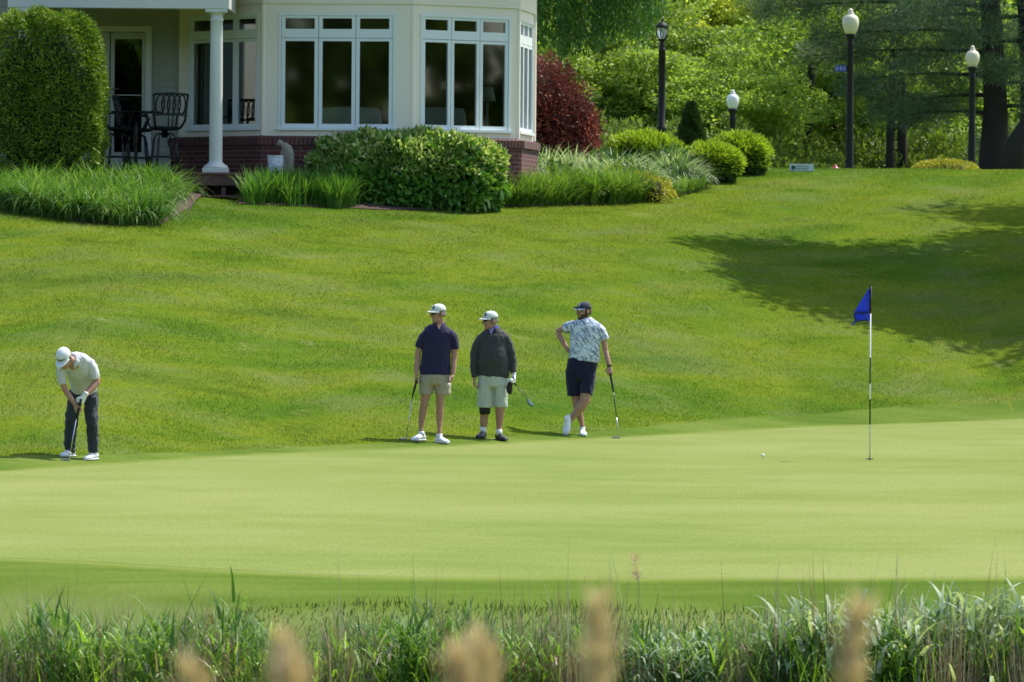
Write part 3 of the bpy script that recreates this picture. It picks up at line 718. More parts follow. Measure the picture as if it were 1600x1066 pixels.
# variegated grass clumps
M_var = leafmat('variegated_grass', [(.05, .12, .04), (.13, .21, .10), (.32, .38, .25), (.5, .52, .42)], .3, .4, .15, 2, .4)
def clump(n, L, W, r, name='grass_clump', th1=(1.0, 2.4)):
    a = rng.uniform(0, 6.28, n); q = r * np.sqrt(rng.random(n)); B = np.stack([q * np.cos(a), q * np.sin(a), np.zeros(n)], 1)
    return arr_mesh(name, *blades(B, rng.uniform(.6, 1, n) * L, rng.uniform(.6, 1.2, n) * W, rng.uniform(0, .5, n), rng.uniform(*th1, n), 6, a + rng.normal(0, .5, n)))
vm = [clump(620, .78, .020, .17), clump(620, .72, .020, .19)]
for i, (px, py, s, lb) in enumerate([(855, 282, 1.15, 'variegated grass clump nearest the brick corner'), (890, 279, 1.2, 'variegated grass clump, second from the brick corner'),
        (925, 290, 1.0, 'middle variegated grass clump of the bed, between two others'), (962, 288, 1.25, 'broad pale variegated grass clump just before the yellow shrubs'), (1002, 292, .95, 'variegated grass clump beside the bare mulch patch'),
        (872, 262, 1.1, 'variegated grass clump at the back, under the red maple'), (1052, 280, 1.0, 'silvery variegated grass clump in front of the round shrub gap'), (1078, 283, .8, 'small variegated grass clump at the outer tip of the bed')]):
    d = ray(px, py + 8); g_ = G(px, py + 8, 80, 110); me = vm[i % 2]
    if not me.materials: me.materials.append(M_var)
    o = link('grass_clump', me, None, None, (g_.x, g_.y, g_.z)); o.scale = (s * 1.12, s * 1.12, s * 1.15); o.rotation_euler = (0, 0, i * 1.3); tag(o, lb, 'ornamental grass', 'variegated grass clumps in the flower bed')

# ------------------------------------------------------------------ shrubs
def blob_leaves(n, rx, ry, rz, L, W, lump=.12, jit=.6, zmin=-.2, depth=.25, pw=2.0, seed=0, ls=3.0):
    """leaf shell of a rounded (superellipsoid) shrub centred on the origin"""
    d = sphere_dirs(int(n * 1.5)); d = d[d[:, 2] > zmin][:n]
    s = (np.abs(d[:, 0]) ** pw + np.abs(d[:, 1]) ** pw + np.abs(d[:, 2]) ** pw) ** (-1 / pw)
    lp = 1 + lump * (np.sin(d[:, 0] * ls * 2.1 + seed) * np.sin(d[:, 1] * ls * 1.7 + seed * 2) + .6 * np.sin(d[:, 2] * ls * 3 + d[:, 0] * ls * 2.6 + seed) + .4 * np.sin(d[:, 0] * ls * 5.1 + d[:, 2] * ls * 4.3))
    r = s * lp * (1 - depth * rng.random(len(d)) ** 1.8)
    C = d * r[:, None] * np.array([rx, ry, rz]); N = d / np.array([rx, ry, rz]); N /= np.linalg.norm(N, axis=1, keepdims=True)
    return leaves(C, N, L, W, jit)
def core(rx, ry, rz, k=.82, pw=2.0):
    mb = MB(); n = 20
    V = []
    for i in range(11):
        p = -math.pi / 2 * .55 + i / 10 * (math.pi / 2 * 1.55 - .02)
        for j in range(n):
            a = 2 * math.pi * j / n; d = (math.cos(p) * math.cos(a), math.cos(p) * math.sin(a), math.sin(p))
            s = sum(abs(c) ** pw for c in d) ** (-1 / pw); V.append((d[0] * s * rx * k, d[1] * s * ry * k, d[2] * s * rz * k))
    mb.add(V, [(i * n + j, i * n + (j + 1) % n, (i + 1) * n + (j + 1) % n, (i + 1) * n + j) for i in range(10) for j in range(n)]); return mb
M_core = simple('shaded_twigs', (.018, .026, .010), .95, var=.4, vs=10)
def shrub(name, label, cat, loc, parts, m, core_dims=None, group=None, kpw=2.0):
    s = empty(name, loc); tag(s, label, cat, group)
    link('foliage', dmesh('foliage', parts, m), None, s)
    if core_dims: core(*core_dims, k=.8, pw=kpw).build('twigs', M_core, s)
    return s
# big viburnum-like shrub under the bay
M_vib = leafmat('viburnum_leaf', [(.025, .085, .012), (.05, .14, .018), (.10, .21, .03), (.19, .30, .06)], .22, .32, .35, 1.6, .55)
M_vibt = leafmat('viburnum_lit_tip', [(.10, .17, .03), (.22, .28, .07), (.36, .40, .16), (.5, .5, .3)], .35, .5, .3, 2)  # tips on the upper half only, the lit top put into their colour
Yv = G(640, 327, 80, 95).y + .98; xv0, xv1 = xat(484, Yv), xat(783, Yv); xc = (xv0 + xv1) / 2; ztop = P(640, 212, Yv).z; zg = h(xc, Yv - .95) - .04
rx = (xv1 - xv0) / 2; hz = (ztop - zg)
q1 = blob_leaves(15000, rx, .98, hz * .56, .13, .075, .05, .75, -.92, .16, 3.0, 1, 4)
tops = blob_leaves(9000, rx * 1.01, 1.0, hz * .585, .11, .055, .06, .8, .05, .07, 3.0, 1, 4)
dxl = xat(548, Yv) - xc
for (bx, by, rx_, hz_, n_) in ((dxl + .12, -.52, .66, .46, 4200), (dxl * .25, -.52, .85, .40, 3800)):
    v_, q_ = blob_leaves(n_, rx_, .62, hz_, .13, .075, .06, .75, -.9, .2, 2.4, 5, 4); q1 = join([q1, (v_ + np.array([bx, by, -hz * .45 + .34]), q_)])
s = shrub('broadleaf_shrub', 'wide glossy broadleaf shrub with flower tips coloured pale as sunlit under the bay windows', 'shrub', (xc, Yv, zg + hz * .45), [q1], M_vib, (rx, .98, hz * .55), kpw=3.0)
link('lit_flower_tips', dmesh('lit_flower_tips', [tops], M_vibt), None, s)
# clipped hedge by the porch
M_arb = leafmat('arborvitae_spray', [(.034, .070, .009), (.070, .128, .012), (.135, .20, .018), (.26, .29, .035)], .18, .55, .35, 2.2)
Yh = 89.9; xh0, xh1 = xat(-26, Yh), xat(159, Yh); xc = (xh0 + xh1) / 2; ztop = P(80, 24, Yh).z; zg = h(xc, Yh); rx = (xh1 - xh0) / 2; hz = ztop - zg
s = shrub('clipped_hedge', 'tall clipped dark green arborvitae hedge at the end of the porch', 'hedge', (xc, Yh, zg + hz * .5), [blob_leaves(40000, rx, .85, hz * .5, .085, .03, .035, .55, -1, .10, 4.0, 2, 4.5), blob_leaves(14000, rx * 1.0, .86, hz * .505, .10, .022, .05, .9, -1, .04, 4.0, 2, 4.5)], M_arb, (rx * .92, .78, hz * .47), kpw=4.0)
# round evergreen shrubs
M_yew = leafmat('yew_shoot', [(.05, .10, .010), (.14, .22, .018), (.28, .36, .03), (.36, .42, .05)], .3, .5, .25, 3)
M_yewd = leafmat('yew_leaf', [(.02, .045, .008), (.045, .09, .012), (.08, .13, .018)], .2, .5, .3, 3)
def yew(label, pxa, pxb, pyt, pyb, Y, seed):
    x0, x1 = P(pxa, 250, Y).x, P(pxb, 250, Y).x; ztop = P((pxa + pxb) / 2, pyt, Y).z; zg = min(h((x0 + x1) / 2, Y), P(0 + (pxa + pxb) / 2, pyb, Y).z); rx = (x1 - x0) / 2; hz = ztop - zg
    s = shrub('round_shrub', label, 'shrub', ((x0 + x1) / 2, Y, zg + hz * .42), [blob_leaves(9000, rx * .97, rx * .95, hz * .56, .07, .03, .05, .7, -.9, .12, 2.4, seed, 3)], M_yewd, (rx, rx, hz * .56), 'round clipped shrubs at the lawn edge', 2.4)
    link('new_shoots', dmesh('new_shoots', [blob_leaves(5200, rx * 1.0, rx * .98, hz * .58, .13, .028, .07, .4, .12, .05, 2.4, seed, 4), blob_leaves(2600, rx * 1.0, rx * .98, hz * .58, .09, .024, .05, .4, -.35, .05, 2.4, seed, 3)], M_yew), None, s)
yew('round clipped shrub standing in front of the lantern post base', 950, 1060, 212, 264, 101.5, 1)
yew('low round clipped shrub, the smaller of the touching pair', 1069, 1156, 229, 277, 101.0, 2)
yew('larger round clipped shrub of the touching pair', 1110, 1200, 213, 274, 102.6, 3)
# yellow spirea
M_yel = leafmat('golden_leaf', [(.10, .12, .02), (.24, .24, .03), (.40, .34, .05)], .3, .5, .3, 3)
for i, (px, py, Y, r, hh_, lb) in enumerate([(955, 268, 97.5, .42, .3, 'low golden shrub beneath the first round shrub'), (1005, 272, 97.0, .5, .33, 'golden shrub nearest the bare mulch patch'), (1026, 276, 97.5, .26, .22, 'small golden shrub leaning over the mulch')]):
    q = P(px, py, Y); z = h(q.x, Y)
    s = shrub('golden_shrub', lb, 'shrub', (q.x, Y, z + .12), [blob_leaves(1700, r, r, hh_, .07, .035, .15, .8, -.5, .4, 2, i, 3)], M_yel, (r, r, hh_), 'small golden shrubs in the flower bed')
# japanese maple
M_mapt = leafmat('red_maple_lit_edge', [(.07, .013, .014), (.15, .028, .022), (.27, .06, .042)], .4, .5, .4, 2)  # brighter red for one side of the crown, sunlight put into the colour
M_map = leafmat('red_maple_leaf', [(.018, .007, .009), (.042, .012, .013), (.09, .019, .018), (.20, .05, .04)], .3, .45, .45, 1.6, .4)
YM = 99.5; q = P(848, 200, YM); zg = h(q.x, YM); ztop = P(860, 90, YM).z
mp = empty('japanese_maple', (q.x, YM, zg)); tag(mp, 'weeping dark red maple mounded against the house corner', 'tree')
hm = ztop - zg; parts = []
for (bx, by, bz_, rx_, rz_, n_) in [(-.1, 0, hm - .62, .66, .62, 6000), (.38, .1, hm - .92, .48, .48, 4500), (-.5, 0, hm - .8, .7, .6, 3500), (.12, -.2, hm - 1.3, .85, .65, 6500), (.52, 0, hm - 1.35, .5, .55, 3500), (-.45, -.1, hm - 1.5, .8, .6, 4000)]:
    v_, q_ = blob_leaves(n_, rx_, .75, rz_, .10, .022, .2, .75, -.8, .42, 2, bx * 9, 6)
    # leaves hang
    parts.append((v_ + np.array([bx, by, bz_]), q_))
link('crown', dmesh('crown', parts, M_map), None, mp); parts = []
nstr = 900
a = rng.uniform(-.3, 1.3, nstr); B = np.stack([.2 + .75 * np.cos(a * 1.2) * rng.uniform(.8, 1.06, nstr), rng.normal(0, .35, nstr), hm - .9 - .9 * rng.random(nstr)], 1)
parts.append(leaves(np.repeat(B, 6, 0) + np.cumsum(rng.uniform(0, 1, (nstr * 6, 1)) * 0, 0) + np.tile(np.arange(6), nstr)[:, None] * np.array([[.012, 0, -.05]]), np.tile([.2, 0, -1.], (nstr * 6, 1)), .07, .02, .5))
link('crown_lit_edge', dmesh('crown_lit_edge', parts, M_mapt), None, mp)
mbt = MB().tube([(0, 0, -.1), (.03, 0, .5), (-.05, 0, 1.0), (.1, 0, 1.5)], [.09, .08, .06, .03], 9)
for k in range(5):
    aa = k * 1.3; mbt.tube([(0, 0, .7 + .08 * k), (.3 * math.cos(aa), .3 * math.sin(aa), 1.2), (.55 * math.cos(aa), .5 * math.sin(aa), 1.25)], [.05, .03, .015], 6)
M_bark = simple('bark', (.028, .023, .018), .95, var=.4, vs=18, bump=.8, bs=22, bd=.03)
mbt.build('trunk', M_bark, mp, smooth=True)
# small conical evergreen
M_con = leafmat('conifer_spray', [(.012, .028, .007), (.025, .05, .01), (.055, .085, .02)], .15, .6, .5, 3)
YC = 106; q = P(1079, 235, YC); zg = h(q.x, YC); zt_ = P(1079, 165, YC).z; r0 = .30; hc = zt_ - zg
cn = empty('conical_evergreen', (q.x, YC, zg)); tag(cn, 'small dark conical evergreen between the lantern post and round shrubs', 'tree')
t_ = rng.random(12000) ** 1.3; a = rng.uniform(0, 6.28, 12000); rad = (r0 * (1 - t_) ** .8 + .03) * (.75 + .3 * rng.random(12000)) * (1 + .12 * np.sin(a * 5 + t_ * 20))
C = np.stack([rad * np.cos(a), rad * np.sin(a), .05 + t_ * hc * .97], 1)
link('crown', dmesh('crown', [leaves(C, np.stack([np.cos(a) * .6, np.sin(a) * .6, np.ones_like(a)], 1), .10, .03, .3)], M_con), None, cn)
MB().lathe([(.05, 0), (.04, hc * .4), (.01, hc * .9)], n=8).build('trunk', M_bark, cn)
# yellow-leaved hedge beyond the brow
YY_ = 118; q0, q1_ = P(1424, 260, YY_), P(1532, 260, YY_); zt_ = P(1475, 251, YY_).z; zg = h(q0.x, YY_); rx = (q1_.x - q0.x) / 2; hz = zt_ - zg
shrub('golden_hedge', 'low golden hedge showing over the brow of the lawn', 'hedge', ((q0.x + q1_.x) / 2, YY_, zg + hz * .3), [blob_leaves(7000, rx, .6, hz * .72, .06, .03, .03, .8, -.4, .15, 2.6, 1, 3)], M_yel, (rx, .6, hz * .72))
# ================================================================== trees
GEN = np.array([(.042, .068, .014), (.085, .13, .024), (.15, .205, .036), (.25, .30, .06)])
def green(k, yl=0): 
    c = GEN * k * 1.5; c[:, 0] *= 1 + yl; return [tuple(x) for x in c]
M_lime = leafmat('spring_leaf', [(.15, .19, .04), (.28, .33, .06), (.40, .43, .09), (.56, .55, .14)], .55, .5, .5, .5)
M_mid = leafmat('summer_leaf', green(1.08), .48, .5, .5, .5)
M_deep = leafmat('shade_leaf', green(.9), .4, .5, .5, .5)
M_under = leafmat('understory_leaf', green(.6), .35, .55, .5, .7)
M_needle = leafmat('pine_needle', [(.018, .044, .022), (.042, .080, .038), (.080, .125, .060), (.14, .18, .085)], .25, .55, .4, .8)
M_willow = leafmat('hanging_leaf', [(.012, .045, .012), (.025, .075, .015), (.055, .13, .02), (.12, .21, .03)], .3, .5, .45, .6)
def crown_mesh(name, rx, rz, nb, per, L, W, seed):
    r_ = np.random.default_rng(seed); parts = []
    for i in range(nb):
        d = r_.normal(0, 1, 3); d /= np.linalg.norm(d); k = r_.uniform(.45, .98)
        c = d * k * np.array([rx, rx, rz]); br = r_.uniform(.16, .30) * rx
        dd = sphere_dirs(per); rr_ = br * (.55 + .5 * rng.random(per)); sc = np.array([1.15, 1.15, .62])
        C = c + dd * rr_[:, None] * sc
        parts.append(leaves(C, dd * .7 + np.array([0, 0, -.25]), L, W, .7))
    return dmesh(name, parts)
def trunk_mesh(name, hgt, r, rx, seed, nb=9):
    r_ = random.Random(seed); mb = MB(); pts = []; x = y = 0
    for i in range(8):
        pts.append((x, y, hgt * i / 7 * .85 - .3 * (i == 0))); x += r_.uniform(-.25, .25); y += r_.uniform(-.2, .2)
    mb.tube(pts, [r * (1.25 if i == 0 else 1 - i / 8.5) for i in range(8)], 10)
    for k in range(nb):
        i = r_.randint(2, 6); p = Vector(pts[i]); a = r_.uniform(0, 6.28); l = rx * r_.uniform(.6, .95)
        q = [p, p + Vector((math.cos(a) * l * .4, math.sin(a) * l * .4, l * .25)), p + Vector((math.cos(a) * l * .75, math.sin(a) * l * .75, l * .55)), p + Vector((math.cos(a) * l, math.sin(a) * l, l * .7))]
        rr_ = r * (1 - i / 9) * .5; mb.tube(q, [rr_, rr_ * .7, rr_ * .4, rr_ * .15], 7)
    return mb.mesh(name)
CR = [crown_mesh('crown', 4.6, 5.6, 95, 560, .20, .125, s) for s in (11, 12, 13)]
TR = [trunk_mesh('trunk', 9, .24, 3.4, s) for s in (1, 2, 3)]
for me in TR: me.materials.append(M_bark)
def tree(label, px, Y, ground, k, sx, sz, lift, m, group, rz=0, cat='tree'):
    q = P(px, 260, Y); t_ = empty('deciduous_tree', (q.x, Y, ground), rz); tag(t_, label, cat, group)
    cr = link('crown', CR[k], None, t_, (0, 0, lift)); cr.scale = (sx, sx, sz)
    if not CR[k].materials: CR[k].materials.append(m)
    cr.material_slots[0].link = 'OBJECT'; cr.material_slots[0].material = m
    tr = link('trunk', TR[k], None, t_, smooth=True); tr.scale = (1, 1, (lift + 3 * sz) / 8.)
    return t_
LMK = [(880, 'the red maple'), (940, 'the outer edge of the red maple'), (992, 'the gap before the lantern post'), (1033, 'the lantern post'), (1079, 'the conical evergreen'), (1144, 'the white globe lamp'), (1190, 'the larger round shrub'), (1252, 'the small white sign'), (1305, 'the fire hydrant'), (1345, 'the tallest street lamp'), (1400, 'the pair of slim trunks'), (1460, 'the golden hedge'), (1518, 'the farther cream lamp'), (1560, 'the thick pine trunk'), (1610, 'the leaning trunk')]
def near(px): return min(LMK, key=lambda a: abs(a[0] - px))[1]
def gz(px, Y): return h(P(px, 260, Y).x, Y)
GB = 'broadleaf trees at the edge of the wood'
spec = [
 ('mid green tree whose crown spreads behind the red maple', 885, 150, 0, .72, .55, 3.0, M_deep),
 ('dark green tree standing between the maple and the lantern post', 985, 153, 1, .75, .62, 3.2, M_deep),
 ('tall lime green tree above the lantern post', 1035, 166, 2, .85, .85, 5.6, M_lime),
 ('bright lime green tree above the white globe lamp', 1130, 160, 0, .85, .72, 5.2, M_lime),
 ('full lime green tree just beside the tallest street lamp', 1225, 162, 1, .85, .75, 4.8, M_lime),
 ('mid green low branched tree behind the white globe lamp', 1120, 150, 2, .62, .42, 2.3, M_mid),
 ('yellowish tree over the red maple top', 915, 163, 1, .9, .8, 6.2, M_lime),
 ('mid green tree behind the tallest street lamp', 1310, 156, 2, .8, .6, 3.4, M_mid),
 ('deep green tree between the two cream street lamps', 1420, 162, 0, .85, .7, 4.4, M_mid),
 ('lime green tree glimpsed beyond the thick pine trunk', 1500, 172, 1, .95, .9, 6.0, M_lime),
 ('deep green tree closing the wood beyond the pine trunk', 1610, 166, 2, .9, .9, 5.5, M_mid)]
for i, (lb, px, Y, k, sx, sz, lift, m) in enumerate(spec): tree(lb, px, Y, gz(px, Y), k, sx, sz, lift, m, GB, i * 1.9)
n_ = 0
for Y, step_, off, l0 in ((182, 130, 0, 6.5), (204, 140, 60, 10.5)):
    for px in range(850 + off // 2, 1640, step_):
        k = n_ % 3; n_ += 1
        tree(('tall tree deep in the wood, in line with ' if Y < 190 else 'farthest tree at the back of the wood, in line with ') + near(px), px, Y + (n_ * 37 % 7), gz(px, Y), k, 1.1, 1.05, l0 + (n_ * 13 % 4) * .5, (M_lime, M_lime, M_mid)[n_ % 3], 'broadleaf trees deep in the wood', n_ * 2.1)
# far wood that reads as one mass
q = []
for i in range(70):
    x = -45 + i * 1.5; c = np.array([x, 232 + rng.uniform(-4, 4), rng.uniform(2.5, 17)]); dd = sphere_dirs(420)
    q.append(leaves(c + dd * rng.uniform(2.5, 4) * np.array([1, .7, 1]), dd, .75, .5, .7))
o = link('far_woods', dmesh('far_woods', q, M_deep)); tag(o, 'dense far woodland closing the view behind all the trees', 'woodland', kind='stuff')
q = []
for i in range(420):
    a = R(-205 + 225 * i / 420); c = np.array([95 * math.cos(a), 50 + 110 * math.sin(a), -1 + 19 * rng.random() ** 1.3]); dd = sphere_dirs(170)
    q.append(leaves(c + dd * rng.uniform(3, 6), dd, 1.7, 1.1, .7))
o = link('far_woods', dmesh('far_woods', q, M_under)); tag(o, 'wooded far bank of the pond, mirrored in the house windows', 'woodland', kind='stuff')
# low growth under the trees
us = [dmesh('foliage', [blob_leaves(9500, 1.6, 1.2, 1.15, .13, .075, .2, .9, -.5, .5, 2, s, 3)]) for s in (1, 5)]
for i, (px, Y, s_) in enumerate([(850, 136, 1.1), (932, 139, 1.25), (1000, 141, 1.2), (1040, 144, 1.15), (1085, 147, 1.1), (1160, 146, 1.25), (1212, 149, .9), (1262, 150, 1.0), (1300, 146, .75), (1345, 151, 1.15), (1400, 152, 1.0), (1450, 150, 1.3), (1492, 151, 1.2), (1580, 152, 1.2), (1640, 150, 1.5)]):
    s = empty('understory_shrub', (P(px, 260, Y).x, Y, gz(px, Y) - .3), i * 1.7); tag(s, 'dark shady undergrowth shrub low in the wood behind ' + near(px), 'shrub', 'undergrowth shrubs at the foot of the wood')
    f = link('foliage', us[i % 2], None, s, (0, 0, .7)); f.scale = (s_, s_, s_ * 1.1)
    if not us[i % 2].materials: us[i % 2].materials.append(M_under)
    MB().tube([(0, 0, 0), (.1, .05, .5), (.3, 0, 1.0)], [.05, .04, .02], 6).tube([(0, 0, .1), (-.2, .05, .7), (-.35, .1, 1.1)], [.04, .03, .015], 6).build('stem', M_bark, s)
# bare dark trunks showing low in the wood
for i, (px, Y, r, lean, lb) in enumerate([(1388, 148, .12, .05, 'dark slim bare trunk between the cream lamps, the first of a pair'), (1412, 149, .14, -.04, 'dark slim bare trunk between the cream lamps, the thicker of a pair'), (1255, 152, .14, .1, 'dark thin trunk behind the small white sign')]):
    t_ = empty('deciduous_tree', (P(px, 260, Y).x, Y, gz(px, Y) - .1)); tag(t_, lb, 'tree', 'dark trunks low in the wood')
    mb = MB().tube([(0, 0, 0), (lean, 0, 1.5), (lean * 1.5, .1, 3.2), (lean * 3, .1, 5.2), (lean * 4, 0, 7.5)], [r * 1.3, r, r * .9, r * .7, r * .4], 9)
    for k in range(4):
        a = k * 1.7 + i; z = 2.2 + k * .9; mb.tube([(lean * 1.5, 0, z), (math.cos(a) * 1., math.sin(a) * .6, z + .5), (math.cos(a) * 2.0, math.sin(a) * 1.2, z + .6)], [r * .45, r * .25, .02], 6)
    mb.build('trunk', M_bark, t_, smooth=True)
    q = []
    for k in range(10):
        dd = sphere_dirs(260); c = np.array([rng.normal(0, 1.4), rng.normal(0, 1), rng.uniform(4.2, 8.5)]); q.append(leaves(c + dd * .9, dd, .2, .12, .8))
    link('crown', dmesh('crown', q, M_mid), None, t_)

# the white pine: thick trunk, long level boughs of needles
def pine(label, px, Y, seed, boughs, rt, hgt, lean=0):
    r_ = random.Random(seed); g_ = gz(px, Y); t_ = empty('pine_tree', (P(px, 260, Y).x, Y, g_)); tag(t_, label, 'tree', 'pines at the edge of the wood')
    def cen(z): return Vector((lean * z + .12 * math.sin(z * .7), .1 * math.sin(z * .5), z))
    mb = MB().tube([cen(z) for z in np.linspace(-.2, hgt, 12)], [rt * (1.35 if i == 0 else 1.08 if i == 1 else 1 - i / 14) for i in range(12)], 14)
    parts = []
    for (z, a, l, rise, droop) in boughs:
        p0 = cen(z); d = Vector((math.cos(a), math.sin(a), 0)); sd_ = Vector((-d.y, d.x, 0)); pts = []
        for k in range(7):
            u = k / 6; pts.append(p0 + d * l * u + Vector((0, 0, rise * u - droop * u * u)) + sd_ * .15 * math.sin(u * 5 + z))
        mb.tube(pts, [max(.075 * rt / .4 * (1 - k / 6.5), .010) for k in range(7)], 6)
        nt = int(l * 15)
        for j in range(nt):
            u = .22 + .78 * r_.random() ** .8; i0 = min(int(u * 6), 5); f = u * 6 - i0; p = pts[i0].lerp(pts[i0 + 1], f)
            w = (.25 + .95 * math.sin(math.pi * min(u, .95) ** .8)) * l * .2
            c = p + sd_ * r_.uniform(-1, 1) * w + Vector((0, 0, r_.uniform(-.30, .28)))
            n = 62; dd = sphere_dirs(n); C = np.array(c) + dd * rng.random((n, 1)) ** .5 * np.array([.36, .36, .20])
            D = dd * np.array([1, 1, .9]) + np.array(d) * .5 + np.array([0, 0, .1]); parts.append(leaves(C, D, .20, .018, .3))
    mb.build('trunk', M_bark, t_, smooth=True)
    link('crown', dmesh('crown', parts, M_needle), None, t_)
    return t_
PI = math.pi
bo = []
r2 = random.Random(5)
for z in (4.4, 5.1, 5.6): bo.append((z, PI + r2.uniform(-.25, .25), r2.uniform(5.6, 6.6) if z > 4.6 else 4.6, .5, .7))
for z, a, l in ((2.3, PI * 1.08, 2.8), (2.8, PI * .9, 3.2), (3.3, PI * 1.1, 4.2), (3.9, PI * .95, 4.9), (3.1, .2, 2.6), (3.6, -.3, 3.0), (4.2, .1, 3.4), (4.8, -.2, 3.6), (2.5, -.1, 2.2), (4.4, PI * 1.4, 3.6), (3.5, PI * 1.5, 2.6), (5.1, PI * 1.3, 4.2), (5.6, -1., 3.2), (4.9, PI * .75, 4.0)): bo.append((z, a, l, .2 + .25 * r2.random(), .55))
for k in range(22): bo.append((5.8 + k * .42, r2.uniform(0, 2 * PI), r2.uniform(3.6, 5.4) * (1 - k / 30), .7, .5))
pine('great dark pine with thick trunk and long level boughs over the lamps', 1548, 141, 3, bo, .36, 15)
bo = [(z, r2.uniform(0, 2 * PI), r2.uniform(2.5, 4.6), .2, .7) for z in np.arange(3.4, 11, .55)]
pine('dark pine standing behind the tallest street lamp, boughs level', 1395, 156, 8, bo, .18, 12)
bo = [(z, r2.uniform(0, 2 * PI), r2.uniform(2.5, 4.0), .3, .7) for z in np.arange(1.8, 9, .5)]
pine('leaning dark pine at the margin past the thick trunk', 1602, 143, 9, bo, .34, 9, -.0)
MBx = MB().tube([P(1572, 275, 139) - Vector((0, 0, .6)), P(1590, 225, 139), P(1612, 190, 139), P(1650, 150, 139)], [.36, .30, .26, .2], 12)
q = P(1572, 268, 139); MBx.v = [tuple(Vector(v) - q) for v in MBx.v]
t_ = empty('pine_tree', q); tag(t_, 'low leaning dark trunk at the edge past the great pine', 'tree', 'pines at the edge of the wood'); MBx.build('trunk', M_bark, t_, smooth=True)

# weeping tree behind the house, its strands hang into view
YW = 116; q = P(770, 250, YW); g_ = h(q.x, YW)
wt = empty('weeping_tree', (q.x, YW, g_)); tag(wt, 'dark weeping tree hanging long leafy strands over the house corner', 'tree')
mb = MB().tube([(0, 0, -.1), (.1, 0, 2.5), (.4, 0, 5), (.8, 0, 8)], [.4, .3, .26, .18], 12); parts = []
r3 = np.random.default_rng(4)
for k in range(9):
    a = -.5 + .12 * k if k < 7 else 2.5 + k; l = 3.6 + .25 * (k % 3); zt_ = 6.6 + .3 * k
    mb.tube([(.5, 0, 4.5 + k * .25), (.5 + math.cos(a) * l * .5, math.sin(a) * l * .5, zt_), (.5 + math.cos(a) * l, math.sin(a) * l, zt_ + .2)], [.1, .06, .03], 6)
def low(px):    # how low the strands hang, read along the picture
    return np.interp(px, [820, 850, 880, 930, 955, 975, 1000, 1030, 1045], [60, 78, 92, 86, 60, 62, 78, 52, 10])
for k in range(330):
    px = r3.uniform(800, 1036); Yk = YW + r3.uniform(-1.4, 1.6); top = 8.2 + r3.uniform(0, 1.2)
    end = low(px) - r3.exponential(28); p0 = P(px, end, Yk); x0 = p0.x - q.x; y0 = Yk - YW; z1 = p0.z - g_
    n = int((top - z1) * 34); 
    if n < 4: continue
    u = r3.random(n); C = np.stack([x0 + r3.normal(0, .05, n) + .1 * np.sin(u * 5 + k), y0 + r3.normal(0, .05, n), top + (z1 - top) * u], 1)
    parts.append(leaves(C, np.tile([0, 0, -1.], (n, 1)), .13, .035, .45))
link('crown', dmesh('crown', parts, M_willow), None, wt); mb.build('trunk', M_bark, wt, smooth=True)

# the tree beside the view whose shade lies on the lawn
sh = empty('deciduous_tree', (16.6, 95.5, h(16.6, 95.5))); tag(sh, 'broad spreading tree whose shade falls across the lawn', 'tree')
parts = []; r5 = np.random.default_rng(21)
def sblob(tx, ty, hz, r, n):
    """a leaf mass whose shade falls on the ground about (tx, ty)"""
    k = hz / math.tan(SUN_EL); c = np.array([tx + k * math.cos(SUN_AZ) - 16.6, ty + k * math.sin(SUN_AZ) - 95.5, hz + float(H(tx, ty)) - h(16.6, 95.5)])
    dd = sphere_dirs(n); parts.append(leaves(c + dd * (r * (.4 + .6 * r5.random(n)))[:, None] * np.array([1.2, 1, .6]), dd, .24, .15, .8))
for px, py in [(1172, 410), (1190, 440), (1215, 425), (1225, 455), (1260, 410), (1275, 440), (1280, 480), (1320, 420), (1330, 455), (1340, 490), (1375, 425), (1385, 465), (1400, 495), (1430, 415), (1440, 450), (1450, 490), (1470, 515), (1490, 430), (1500, 470), (1520, 510), (1540, 400), (1550, 440), (1560, 480), (1575, 525), (1590, 390), (1600, 430), (1610, 500), (1640, 390), (1650, 450), (1660, 520), (1700, 400), (1700, 470), (1740, 440), (1590, 352), (1650, 350), (1760, 380), (1760, 500)]:
    g_ = G(px, py - 11, 76, 112)
    if g_ is None: continue
    for j in range(3):
        kk = max(0, (1250 - px)) / 130
        sblob(g_.x + r5.normal(0, .25), g_.y + r5.normal(0, .35), r5.uniform(9.5, 12.5), r5.uniform(.65, 1.1) if px < 1250 else r5.uniform(.9, 1.5), 330)
link('crown', dmesh('crown', parts, M_mid), None, sh)
mb = MB().tube([(0, 0, -.2), (.1, 0, 3), (.0, .2, 6), (-.2, .2, 9), (-.3, .3, 12)], [.5, .38, .3, .2, .1], 12)
for k in range(12):
    a = k * 2.4; l = 4.5; z = 5 + k * .45; mb.tube([(0, 0, z), (math.cos(a) * l * .5, math.sin(a) * l * .5, z + 2.2), (math.cos(a) * l, math.sin(a) * l, z + 3.6)], [.14, .08, .03], 7)
mb.build('trunk', M_bark, sh, smooth=True)

